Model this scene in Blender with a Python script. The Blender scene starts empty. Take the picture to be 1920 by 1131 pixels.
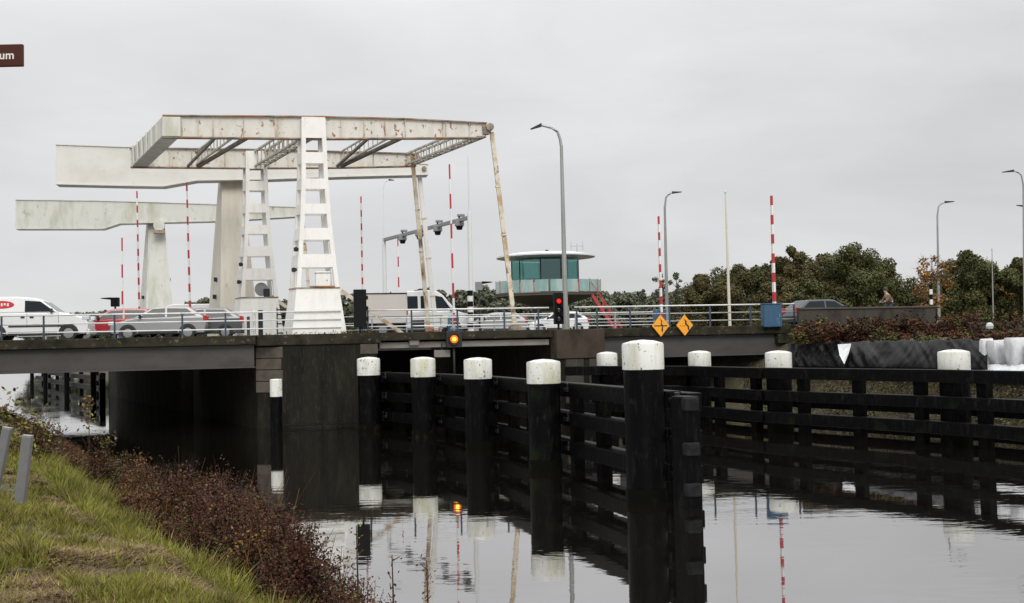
import bpy, bmesh, math, random
import numpy as np
from mathutils import Vector, Matrix, noise as mnoise

R = math.radians
random.seed(7)
rng = np.random.default_rng(7)
scene = bpy.context.scene
COL = scene.collection

# ------------------------------------------------------------------ camera
FPX, CX, CY = 2059.0, 960.0, 565.5          # focal length in photo pixels
CAMZ = 3.35
cam_d = bpy.data.cameras.new("camera")
cam = bpy.data.objects.new("camera", cam_d)
COL.objects.link(cam)
cam_d.sensor_width = 36.0
cam_d.lens = 36.0 * FPX / 1920.0
cam_d.clip_start = 0.1
cam_d.clip_end = 6000
CAM_M = Matrix.Rotation(R(90 + 2.07), 3, 'X') @ Matrix.Rotation(R(-1.25), 3, 'Z')
cam.matrix_world = Matrix.Translation((0, 0, CAMZ)) @ CAM_M.to_4x4()
scene.camera = cam

# ------------------------------------------------------------------ sky, sun, exposure
SUN_EL, SUN_AZ = 40.0, 200.0                  # behind the camera, a little to the right
world = bpy.data.worlds.new("World")
scene.world = world
world.use_nodes = True
wn, wl = world.node_tree.nodes, world.node_tree.links
wn.clear()
w_out = wn.new("ShaderNodeOutputWorld")
w_bg = wn.new("ShaderNodeBackground")
w_bg.inputs["Strength"].default_value = 0.10
sky = wn.new("ShaderNodeTexSky")
sky.sky_type = 'NISHITA'
sky.sun_disc = False
sky.sun_elevation = R(SUN_EL)
sky.sun_rotation = R(200)
tc = wn.new("ShaderNodeTexCoord")
sep = wn.new("ShaderNodeSeparateXYZ")
wl.new(tc.outputs["Generated"], sep.inputs[0])
# overcast luminance: bright overhead, dimmer towards the horizon
el = wn.new("ShaderNodeMapRange")
el.inputs["From Min"].default_value = 0.0
el.inputs["From Max"].default_value = 1.0
el.inputs["To Min"].default_value = 6.95
el.inputs["To Max"].default_value = 30.0
zab = wn.new("ShaderNodeMath"); zab.operation = 'MAXIMUM'; zab.inputs[1].default_value = 0.0
wl.new(sep.outputs["Z"], zab.inputs[0])
zpw = wn.new("ShaderNodeMath"); zpw.operation = 'POWER'; zpw.inputs[1].default_value = 2.4
wl.new(zab.outputs[0], zpw.inputs[0]); wl.new(zpw.outputs[0], el.inputs["Value"])
mp = wn.new("ShaderNodeMapping")
mp.inputs["Scale"].default_value = (1.6, 1.6, 5.5)
mp.inputs["Rotation"].default_value = (R(8), R(14), 0)
wl.new(tc.outputs["Generated"], mp.inputs["Vector"])
cl = wn.new("ShaderNodeTexNoise")
cl.inputs["Scale"].default_value = 1.5
cl.inputs["Detail"].default_value = 6
cl.inputs["Roughness"].default_value = 0.52
cl.inputs["Distortion"].default_value = 0.35
wl.new(mp.outputs[0], cl.inputs["Vector"])
clr = wn.new("ShaderNodeMapRange")
clr.inputs["From Min"].default_value = 0.3
clr.inputs["From Max"].default_value = 0.7
clr.inputs["To Min"].default_value = 0.87
clr.inputs["To Max"].default_value = 1.12
wl.new(cl.outputs["Fac"], clr.inputs["Value"])
mul = wn.new("ShaderNodeMath"); mul.operation = 'MULTIPLY'
wl.new(el.outputs[0], mul.inputs[0]); wl.new(clr.outputs[0], mul.inputs[1])
grey = wn.new("ShaderNodeMix"); grey.data_type = 'RGBA'; grey.blend_type = 'MULTIPLY'
grey.inputs["Factor"].default_value = 1.0
grey.inputs["A"].default_value = (1.0, 1.0, 1.012, 1)
wl.new(mul.outputs[0], grey.inputs["B"])
mix = wn.new("ShaderNodeMix"); mix.data_type = 'RGBA'
mix.inputs["Factor"].default_value = 0.97
wl.new(sky.outputs[0], mix.inputs["A"])
wl.new(grey.outputs["Result"], mix.inputs["B"])
wl.new(mix.outputs["Result"], w_bg.inputs["Color"])
wl.new(w_bg.outputs[0], w_out.inputs[0])

sun_d = bpy.data.lights.new("sun", 'SUN')
sun_d.energy = 1.5
sun_d.angle = R(25)
sun_d.color = (1.0, 0.96, 0.9)
sun = bpy.data.objects.new("sun", sun_d)
COL.objects.link(sun)
sdir = Vector((math.sin(R(SUN_AZ - 20)) * -1 * math.cos(R(SUN_EL)) + 0.2, -math.cos(R(SUN_EL)), math.sin(R(SUN_EL)))).normalized()
sun.rotation_euler = sdir.to_track_quat('Z', 'Y').to_euler()
sky.sun_rotation = math.atan2(sdir.x, sdir.y)

vs = scene.view_settings
vs.view_transform = 'Standard'
vs.look = 'None'
vs.exposure = 0.0
vs.gamma = 1.0

# ------------------------------------------------------------------ photo-plan helpers
def ray(px, py):
    return CAM_M @ Vector(((px - CX) / FPX, -(py - CY) / FPX, -1.0))
CAMP = Vector((0, 0, CAMZ))
def PD(px, py, D):
    d = ray(px, py); return CAMP + d * (D / d.y)
def PZ(px, py, z):
    d = ray(px, py); return CAMP + d * ((z - CAMZ) / d.z)
TH = R(12)
A = Vector((math.cos(TH), math.sin(TH), 0))           # along the bridge
NA = Vector((-math.sin(TH), math.cos(TH), 0))         # square to it
C = Vector((-0.48, 0.877, 0)).normalized()            # along the canal
N = Vector((0.877, 0.48, 0)).normalized()             # across the canal
O = Vector((-7.9, 45.2, 0))                           # deck edge at the near tower
UP = Vector((0, 0, 1))
def BP(s, t, z): return O + A * s + C * t + UP * z
def PT(px, py, t):
    d = ray(px, py); q = O + C * t
    k = (q - CAMP).dot(NA) / d.dot(NA)
    return CAMP + d * k
def UV(u, v, z): return N * u + C * v + UP * z
DECK = 3.82

# ------------------------------------------------------------------ materials
def mat(name, col, rough=0.6, metal=0.0, layers=(), bump=None, spec=0.5, coat=0.0):
    m = bpy.data.materials.new(name); m.use_nodes = True
    nt = m.node_tree; n, l = nt.nodes, nt.links
    b = n["Principled BSDF"]
    b.inputs["Roughness"].default_value = rough
    b.inputs["Metallic"].default_value = metal
    b.inputs["Specular IOR Level"].default_value = spec
    b.inputs["Coat Weight"].default_value = coat
    b.inputs["Coat Roughness"].default_value = 0.08
    b.inputs["Base Color"].default_value = (*col, 1)
    t = n.new("ShaderNodeTexCoord")
    oi_ = n.new("ShaderNodeObjectInfo"); om = n.new("ShaderNodeMath"); om.operation = 'MULTIPLY'; om.inputs[1].default_value = 60.0
    l.new(oi_.outputs["Random"], om.inputs[0])
    ov = n.new("ShaderNodeVectorMath"); ov.operation = 'ADD'
    l.new(t.outputs["Object"], ov.inputs[0]); l.new(om.outputs[0], ov.inputs[1])
    prev = None
    for i, (c2, sc, st, lo, hi, amt) in enumerate(layers):
        mpn = n.new("ShaderNodeMapping"); mpn.inputs["Scale"].default_value = st
        mpn.inputs["Location"].default_value = (i * 7.3, i * 3.1, i * 5.7)
        l.new(ov.outputs[0], mpn.inputs["Vector"])
        no = n.new("ShaderNodeTexNoise")
        no.inputs["Scale"].default_value = sc; no.inputs["Detail"].default_value = 5
        no.inputs["Roughness"].default_value = 0.6
        l.new(mpn.outputs[0], no.inputs["Vector"])
        mr = n.new("ShaderNodeMapRange")
        mr.inputs["From Min"].default_value = lo; mr.inputs["From Max"].default_value = hi
        mr.inputs["To Max"].default_value = amt
        l.new(no.outputs["Fac"], mr.inputs["Value"])
        mx = n.new("ShaderNodeMix"); mx.data_type = 'RGBA'
        l.new(mr.outputs[0], mx.inputs["Factor"])
        if prev is None: mx.inputs["A"].default_value = (*col, 1)
        else: l.new(prev, mx.inputs["A"])
        mx.inputs["B"].default_value = (*c2, 1)
        prev = mx.outputs["Result"]
    if prev is not None: l.new(prev, b.inputs["Base Color"])
    if bump:
        no = n.new("ShaderNodeTexNoise"); no.inputs["Scale"].default_value = bump[0]
        no.inputs["Detail"].default_value = 4
        l.new(t.outputs["Object"], no.inputs["Vector"])
        bu = n.new("ShaderNodeBump"); bu.inputs["Strength"].default_value = bump[1]
        bu.inputs["Distance"].default_value = 0.02
        l.new(no.outputs["Fac"], bu.inputs["Height"])
        l.new(bu.outputs[0], b.inputs["Normal"])
    return m

def emit(name, col, strength):
    m = bpy.data.materials.new(name); m.use_nodes = True
    b = m.node_tree.nodes["Principled BSDF"]
    b.inputs["Base Color"].default_value = (*col, 1)
    b.inputs["Emission Color"].default_value = (*col, 1)
    b.inputs["Emission Strength"].default_value = strength
    return m

RUST = (0.24, 0.085, 0.03)
M = {}
M['tower'] = mat("white_painted_steel", (0.74, 0.73, 0.70), 0.45, 0, [
    ((0.52, 0.47, 0.38), 1.3, (3, 3, 0.45), 0.5, 0.8, 0.55), ((0.60, 0.62, 0.56), 3.0, (1, 1, 1), 0.5, 0.75, 0.5),
    (RUST, 5.5, (1, 1, 0.6), 0.70, 0.75, 0.7)], bump=(9, 0.08))
M['frame'] = mat("weathered_white_steel", (0.62, 0.605, 0.555), 0.5, 0, [
    ((0.46, 0.43, 0.34), 1.2, (2, 2, 0.6), 0.46, 0.72, 0.65), ((0.42, 0.27, 0.13), 2.2, (1, 1, 0.5), 0.58, 0.74, 0.7),
    (RUST, 4.6, (1, 1, 0.7), 0.60, 0.645, 0.9)], bump=(8, 0.1))
M['flange'] = mat("rusty_flange_steel", (0.30, 0.26, 0.20), 0.65, 0, [
    ((0.07, 0.05, 0.038), 1.8, (1, 1, 1), 0.42, 0.64, 0.85), ((0.34, 0.12, 0.03), 1.9, (1, 1, 1), 0.50, 0.58, 0.9)], bump=(10, 0.15))
M['brace'] = mat("grimy_bracing_steel", (0.15, 0.13, 0.10), 0.6, 0, [
    ((0.05, 0.04, 0.032), 2.0, (1, 1, 1), 0.40, 0.62, 0.85), (RUST, 3.5, (1, 1, 1), 0.60, 0.7, 0.7)])
M['lattice'] = mat("dingy_lattice_paint", (0.44, 0.42, 0.36), 0.6, 0, [
    ((0.20, 0.17, 0.12), 2.4, (1, 1, 1), 0.44, 0.64, 0.85), (RUST, 3.5, (1, 1, 1), 0.60, 0.68, 0.8)])
M['rod'] = mat("flaking_rod_paint", (0.56, 0.51, 0.41), 0.55, 0, [
    ((0.34, 0.22, 0.10), 1.5, (1, 1, 0.8), 0.48, 0.60, 0.85), ((0.09, 0.06, 0.04), 2.3, (1, 1, 0.7), 0.57, 0.64, 0.9)])
M['cream'] = mat("cream_painted_steel", (0.60, 0.57, 0.49), 0.55, 0, [
    ((0.44, 0.39, 0.30), 0.9, (2.5, 2.5, 0.3), 0.45, 0.75, 0.75), ((0.37, 0.36, 0.28), 2.4, (1, 1, 0.4), 0.6, 0.8, 0.6),
    (RUST, 4.0, (1, 1, 0.35), 0.70, 0.76, 0.6)], bump=(7, 0.08))
M['beamgrey'] = mat("pale_grey_beam_paint", (0.66, 0.655, 0.62), 0.5, 0, [
    ((0.52, 0.50, 0.42), 0.8, (1, 1, 1.2), 0.48, 0.75, 0.6), ((0.32, 0.32, 0.26), 4.0, (1, 1, 0.7), 0.66, 0.75, 0.5)], bump=(6, 0.06))
M['mossy'] = mat("mossy_white_paint", (0.60, 0.60, 0.55), 0.6, 0, [
    ((0.32, 0.33, 0.21), 0.9, (1.6, 1.6, 0.45), 0.46, 0.74, 0.7), ((0.20, 0.20, 0.13), 2.6, (1, 1, 0.8), 0.62, 0.74, 0.8),
    ((0.07, 0.05, 0.03), 4.5, (1, 1, 1), 0.70, 0.75, 0.8)], bump=(6, 0.1))
M['cap'] = mat("stained_white_cap", (0.62, 0.62, 0.58), 0.5, 0, [
    ((0.40, 0.40, 0.29), 2.2, (1.8, 1.8, 0.35), 0.46, 0.72, 0.75), ((0.42, 0.43, 0.26), 1.1, (1.2, 1.2, 0.5), 0.56, 0.7, 0.8), ((0.04, 0.04, 0.03), 7, (1, 1, 0.8), 0.635, 0.66, 0.9), ((0.05, 0.05, 0.04), 15, (1, 1, 1), 0.63, 0.66, 0.8)], bump=(10, 0.1))
M['black'] = mat("tarred_black_timber", (0.0016, 0.0017, 0.0019), 0.42, 0, [
    ((0.011, 0.011, 0.012), 1.6, (6, 6, 1.2), 0.54, 0.72, 0.8), ((0.02, 0.019, 0.016), 5.0, (1, 1, 0.5), 0.64, 0.74, 0.7), ((0.009, 0.012, 0.004), 0.9, (1, 1, 1), 0.58, 0.7, 0.7)], bump=(16, 0.5), spec=0.07)
M['worn'] = mat("worn_timber_end", (0.014, 0.0145, 0.016), 0.7, 0, [((0.006, 0.006, 0.006), 5, (1, 1, 1), 0.45, 0.65, 0.9)], bump=(15, 0.3), spec=0.1)
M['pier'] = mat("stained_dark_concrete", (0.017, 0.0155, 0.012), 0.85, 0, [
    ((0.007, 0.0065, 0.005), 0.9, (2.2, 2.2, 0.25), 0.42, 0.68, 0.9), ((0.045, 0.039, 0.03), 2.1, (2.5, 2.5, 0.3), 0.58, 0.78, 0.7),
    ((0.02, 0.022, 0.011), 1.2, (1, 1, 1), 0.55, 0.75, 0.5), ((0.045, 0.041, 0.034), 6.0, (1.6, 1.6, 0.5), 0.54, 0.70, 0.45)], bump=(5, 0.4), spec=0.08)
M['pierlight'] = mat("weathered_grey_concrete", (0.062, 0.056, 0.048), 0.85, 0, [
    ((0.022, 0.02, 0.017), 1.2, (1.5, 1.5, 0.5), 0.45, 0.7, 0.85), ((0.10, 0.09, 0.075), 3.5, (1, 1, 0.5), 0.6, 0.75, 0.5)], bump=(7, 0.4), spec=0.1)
M['stone'] = mat("pale_corner_stone", (0.095, 0.082, 0.068), 0.85, 0, [
    ((0.05, 0.043, 0.035), 2.2, (1, 1, 1), 0.45, 0.7, 0.8)], bump=(9, 0.4), spec=0.1)
M['rustpier'] = mat("brown_stained_concrete", (0.055, 0.043, 0.033), 0.85, 0, [
    ((0.024, 0.018, 0.014), 1.6, (1, 1, 0.6), 0.45, 0.7, 0.8)], bump=(7, 0.4), spec=0.1)
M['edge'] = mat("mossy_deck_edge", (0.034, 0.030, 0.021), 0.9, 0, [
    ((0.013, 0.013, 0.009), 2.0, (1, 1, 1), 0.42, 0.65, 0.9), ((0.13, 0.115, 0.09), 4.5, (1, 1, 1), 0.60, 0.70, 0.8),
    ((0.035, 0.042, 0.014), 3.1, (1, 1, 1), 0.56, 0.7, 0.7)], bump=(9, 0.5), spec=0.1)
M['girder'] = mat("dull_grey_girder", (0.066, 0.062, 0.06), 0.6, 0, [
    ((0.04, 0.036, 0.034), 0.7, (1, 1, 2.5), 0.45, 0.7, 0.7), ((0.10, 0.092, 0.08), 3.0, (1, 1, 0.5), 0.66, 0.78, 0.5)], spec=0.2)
M['girder2'] = mat("leaf_girder_paint", (0.20, 0.19, 0.17), 0.6, 0, [
    ((0.14, 0.12, 0.10), 1.4, (1, 1, 1.5), 0.45, 0.7, 0.8), (RUST, 3.0, (1, 1, 0.6), 0.63, 0.7, 0.6)])
M['rail'] = mat("white_rail_paint", (0.62, 0.63, 0.62), 0.45, 0, [((0.36, 0.36, 0.33), 2, (1, 1, 1), 0.5, 0.7, 0.7)])
M['railgrey'] = mat("grey_rail_paint", (0.30, 0.32, 0.33), 0.5, 0, [((0.16, 0.17, 0.17), 2, (1, 1, 1), 0.5, 0.7, 0.7)])
M['railblue'] = mat("dark_blue_post_paint", (0.028, 0.042, 0.066), 0.5)
M['bluebox'] = mat("blue_cabinet_paint", (0.028, 0.085, 0.15), 0.45, 0, [((0.10, 0.26, 0.38), 3, (1, 1, 0.5), 0.55, 0.68, 0.7)])
M['asphalt'] = mat("asphalt", (0.055, 0.055, 0.055), 0.85, 0, [((0.035, 0.035, 0.035), 0.5, (1, 1, 1), 0.45, 0.65, 0.8)], bump=(30, 0.2))
M['paint'] = mat("road_marking_paint", (0.7, 0.7, 0.68), 0.7)
M['red'] = mat("barrier_red", (0.42, 0.02, 0.03), 0.45)
M['white'] = mat("barrier_white", (0.72, 0.71, 0.69), 0.45)
M['galv'] = mat("galvanised_pole", (0.30, 0.305, 0.30), 0.5, 0.3, [((0.21, 0.21, 0.19), 1.5, (1, 1, 0.3), 0.45, 0.7, 0.7)])
M['creampole'] = mat("cream_pole_paint", (0.60, 0.56, 0.46), 0.5)
M['gantry'] = mat("pale_gantry_paint", (0.66, 0.67, 0.66), 0.45)
M['dark'] = mat("dark_housing", (0.007, 0.0075, 0.008), 0.55, spec=0.1)
M['darkgrey'] = mat("dark_grey_housing", (0.025, 0.027, 0.03), 0.5, spec=0.2)
M['midgrey'] = mat("grey_housing", (0.22, 0.225, 0.23), 0.5)
M['orange'] = mat("orange_sign_face", (0.80, 0.33, 0.01), 0.5, 0, [((0.68, 0.27, 0.01), 3, (1, 1, 1), 0.5, 0.7, 0.6)])
M['inkblack'] = mat("black_sign_ink", (0.015, 0.012, 0.01), 0.5)
M['ochre'] = mat("faded_sign_ink", (0.40, 0.20, 0.03), 0.5)
M['brown'] = mat("brown_sign_face", (0.062, 0.017, 0.011), 0.55, spec=0.2)
M['signwhite'] = mat("white_sign_lettering", (0.72, 0.70, 0.68), 0.5)
M['carwhite'] = mat("white_car_paint", (0.70, 0.71, 0.72), 0.3, 0, [((0.60, 0.60, 0.59), 1.2, (1, 1, 1), 0.45, 0.7, 0.5)], coat=0.5)
M['carred'] = mat("red_car_paint", (0.33, 0.012, 0.02), 0.3, coat=0.6)
M['carsilver'] = mat("silver_car_paint", (0.30, 0.305, 0.31), 0.4, 0.3, coat=0.15)
M['cardark'] = mat("dark_grey_car_paint", (0.075, 0.082, 0.09), 0.3, 0.3, coat=0.6)
M['carglass'] = mat("dark_car_window", (0.012, 0.018, 0.02), 0.08, 0, spec=0.22)
M['plastic'] = mat("black_car_plastic", (0.02, 0.02, 0.021), 0.6)
M['tyre'] = mat("tyre_rubber", (0.018, 0.018, 0.018), 0.85)
M['rim'] = mat("steel_rim", (0.30, 0.30, 0.31), 0.4, 0.6)
M['lamp'] = mat("clear_lamp_glass", (0.55, 0.57, 0.58), 0.1)
M['tail'] = mat("red_tail_lamp", (0.45, 0.015, 0.02), 0.2)
M['logo'] = mat("red_logo_film", (0.55, 0.03, 0.04), 0.4)
M['lime'] = mat("lime_stripe_film", (0.42, 0.62, 0.05), 0.4)
M['pinkwhite'] = mat("cream_truck_panel", (0.62, 0.575, 0.54), 0.5)
M['roofwhite'] = mat("white_roof_sheet", (0.66, 0.68, 0.69), 0.4)
M['redsteel'] = mat("red_handrail_paint", (0.42, 0.05, 0.045), 0.5)
M['soffit'] = mat("dark_soffit", (0.07, 0.068, 0.05), 0.8)
M['stem'] = mat("olive_concrete_stem", (0.10, 0.105, 0.07), 0.85, 0, [((0.06, 0.065, 0.04), 1.2, (1, 1, 0.5), 0.45, 0.7, 0.8)])
M['frosted'] = mat("frosted_balustrade_glass", (0.22, 0.36, 0.34), 0.2, 0, [((0.42, 0.50, 0.48), 0.8, (1, 1, 0.3), 0.45, 0.62, 0.8)])
M['bark'] = mat("tree_bark", (0.065, 0.052, 0.04), 0.9)
M['stake'] = mat("grey_weathered_stake", (0.15, 0.15, 0.152), 0.8, 0, [((0.13, 0.13, 0.12), 4, (2, 2, 0.5), 0.45, 0.7, 0.8)], bump=(14, 0.3))
M['sheet'] = mat("black_plastic_sheet", (0.005, 0.005, 0.0055), 0.3, 0, [((0.03, 0.03, 0.03), 2.2, (1, 1, 1), 0.6, 0.75, 0.5)], bump=(1.6, 1.0), spec=0.06)
M['bag'] = mat("white_woven_bag", (0.60, 0.61, 0.62), 0.7, 0, [((0.40, 0.41, 0.41), 3.5, (1.5, 1.5, 0.6), 0.46, 0.66, 0.7), ((0.28, 0.27, 0.23), 2.0, (1, 1, 1), 0.6, 0.74, 0.6)], bump=(4, 1.0))
M['skin'] = mat("skin", (0.45, 0.28, 0.2), 0.6)
M['coat'] = mat("tan_coat_cloth", (0.13, 0.095, 0.06), 0.85)
M['trouser'] = mat("dark_trouser_cloth", (0.03, 0.03, 0.04), 0.85)
M['hair'] = mat("dark_hair", (0.03, 0.02, 0.015), 0.7)
M['amber'] = emit("lit_amber_lens", (1.0, 0.16, 0.004), 0.75)
M['ambercore'] = emit("lit_amber_filament", (1.0, 0.55, 0.05), 4.0)
M['redlamp'] = emit("lit_red_lens", (0.8, 0.012, 0.012), 0.5)
M['lens'] = mat("unlit_lens", (0.02, 0.02, 0.02), 0.15)

def leafmat(name, col, col2=None, sc=0.5):
    m = mat(name, col, 0.7, 0, [((col2 or tuple(c * 0.5 for c in col)), sc, (1, 1, 1), 0.38, 0.64, 0.9)], spec=0.15)
    return m
L_DARK = [leafmat("dark_green_leaf", (0.062, 0.075, 0.026)), leafmat("mid_green_leaf", (0.09, 0.10, 0.036)), leafmat("olive_leaf", (0.12, 0.105, 0.04))]
L_BROWN = [leafmat("olive_brown_leaf", (0.105, 0.095, 0.036)), leafmat("autumn_brown_leaf", (0.115, 0.082, 0.036)), leafmat("dull_green_leaf", (0.085, 0.085, 0.034))]
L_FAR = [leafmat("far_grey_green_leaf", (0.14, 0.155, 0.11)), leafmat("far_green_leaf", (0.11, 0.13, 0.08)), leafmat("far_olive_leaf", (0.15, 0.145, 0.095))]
L_YELLOW = [leafmat("yellow_autumn_leaf", (0.34, 0.17, 0.02)), leafmat("orange_autumn_leaf", (0.26, 0.10, 0.02)), leafmat("pale_twig", (0.14, 0.11, 0.07))]
L_BRUSH = [leafmat("rust_brown_leaf", (0.085, 0.034, 0.018), sc=2), leafmat("dark_brown_leaf", (0.042, 0.02, 0.013), sc=2), leafmat("red_brown_leaf", (0.07, 0.024, 0.015), sc=2),
           leafmat("brush_green_leaf", (0.075, 0.085, 0.022), sc=2), leafmat("brush_ochre_leaf", (0.17, 0.10, 0.026), sc=2)]
L_GRASS = [leafmat("fresh_grass", (0.20, 0.215, 0.030), sc=1), leafmat("dull_grass", (0.165, 0.15, 0.036), sc=1), leafmat("dry_grass", (0.30, 0.23, 0.10), sc=1), leafmat("dead_grass", (0.165, 0.10, 0.058), sc=1)]

def glass_mat():
    m = bpy.data.materials.new("teal_window_glass"); m.use_nodes = True
    n, l = m.node_tree.nodes, m.node_tree.links; n.clear()
    o = n.new("ShaderNodeOutputMaterial"); t = n.new("ShaderNodeBsdfTransparent")
    t.inputs[0].default_value = (0.44, 0.68, 0.66, 1)
    g = n.new("ShaderNodeBsdfGlossy"); g.inputs["Roughness"].default_value = 0.02
    g.inputs["Color"].default_value = (0.55, 0.75, 0.75, 1)
    mx = n.new("ShaderNodeMixShader"); mx.inputs[0].default_value = 0.14
    l.new(t.outputs[0], mx.inputs[1]); l.new(g.outputs[0], mx.inputs[2]); l.new(mx.outputs[0], o.inputs[0])
    return m
M['teal'] = glass_mat()

def water_mat():
    m = bpy.data.materials.new("dark_canal_water"); m.use_nodes = True
    n, l = m.node_tree.nodes, m.node_tree.links; n.clear()
    o = n.new("ShaderNodeOutputMaterial")
    d = n.new("ShaderNodeBsdfDiffuse"); d.inputs[0].default_value = (0.006, 0.0055, 0.004, 1)
    g = n.new("ShaderNodeBsdfGlossy"); g.inputs["Roughness"].default_value = 0.02
    g.inputs["Color"].default_value = (0.93, 0.92, 0.92, 1)
    fr = n.new("ShaderNodeFresnel"); fr.inputs["IOR"].default_value = 2.0
    mx = n.new("ShaderNodeMixShader")
    t = n.new("ShaderNodeTexCoord")
    mp1 = n.new("ShaderNodeMapping"); mp1.inputs["Scale"].default_value = (0.55, 1.5, 1)
    mp1.inputs["Rotation"].default_value = (0, 0, R(10))
    l.new(t.outputs["Object"], mp1.inputs[0])
    n1 = n.new("ShaderNodeTexNoise"); n1.inputs["Scale"].default_value = 1.9; n1.inputs["Detail"].default_value = 3
    l.new(mp1.outputs[0], n1.inputs["Vector"])
    n2 = n.new("ShaderNodeTexNoise"); n2.inputs["Scale"].default_value = 0.22; n2.inputs["Detail"].default_value = 2
    l.new(t.outputs["Object"], n2.inputs["Vector"])
    mr = n.new("ShaderNodeMapRange"); mr.inputs["From Min"].default_value = 0.4; mr.inputs["From Max"].default_value = 0.68
    mr.inputs["To Min"].default_value = 0.15; mr.inputs["To Max"].default_value = 1.0
    l.new(n2.outputs["Fac"], mr.inputs["Value"])
    b = n.new("ShaderNodeBump"); b.inputs["Distance"].default_value = 0.0042
    l.new(mr.outputs[0], b.inputs["Strength"]); l.new(n1.outputs["Fac"], b.inputs["Height"])
    l.new(b.outputs[0], g.inputs["Normal"])
    fm = n.new("ShaderNodeMapRange"); fm.inputs["To Min"].default_value = 0.42
    l.new(fr.outputs[0], fm.inputs["Value"]); l.new(fm.outputs[0], mx.inputs[0]); l.new(d.outputs[0], mx.inputs[1]); l.new(g.outputs[0], mx.inputs[2])
    l.new(mx.outputs[0], o.inputs[0])
    return m
M['water'] = water_mat()

# ------------------------------------------------------------------ scene-tree helpers
ORG = {}
def _tag(o, label, cat, group):
    o['label'] = label; o['category'] = cat
    if group: o['group'] = group
def thing(name, label, cat, loc=(0, 0, 0), rotz=0.0, group=None, local=False):
    """Empty at the thing's base. local=True: its parts are modelled about (0,0,0)."""
    o = bpy.data.objects.new(name, None); COL.objects.link(o)
    o.empty_display_size = 0.2
    o.location = loc; o.rotation_euler = (0, 0, rotz)
    _tag(o, label, cat, group)
    ORG[o.name] = Vector((0, 0, 0)) if local else Vector(loc)
    return o
def copy_thing(root, loc, rotz, label, group=None, scale=None):
    def rec(o, par):
        c = o.copy(); COL.objects.link(c); c.parent = par
        for ch in list(o.children): rec(ch, c)
        return c
    r = rec(root, None)
    r.location = loc; r.rotation_euler = (0, 0, rotz); r['label'] = label
    if group: r['group'] = group
    if scale: r.scale = scale
    ORG[r.name] = Vector((0, 0, 0))
    return r
def structure(o): o['kind'] = 'structure'; return o

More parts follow.
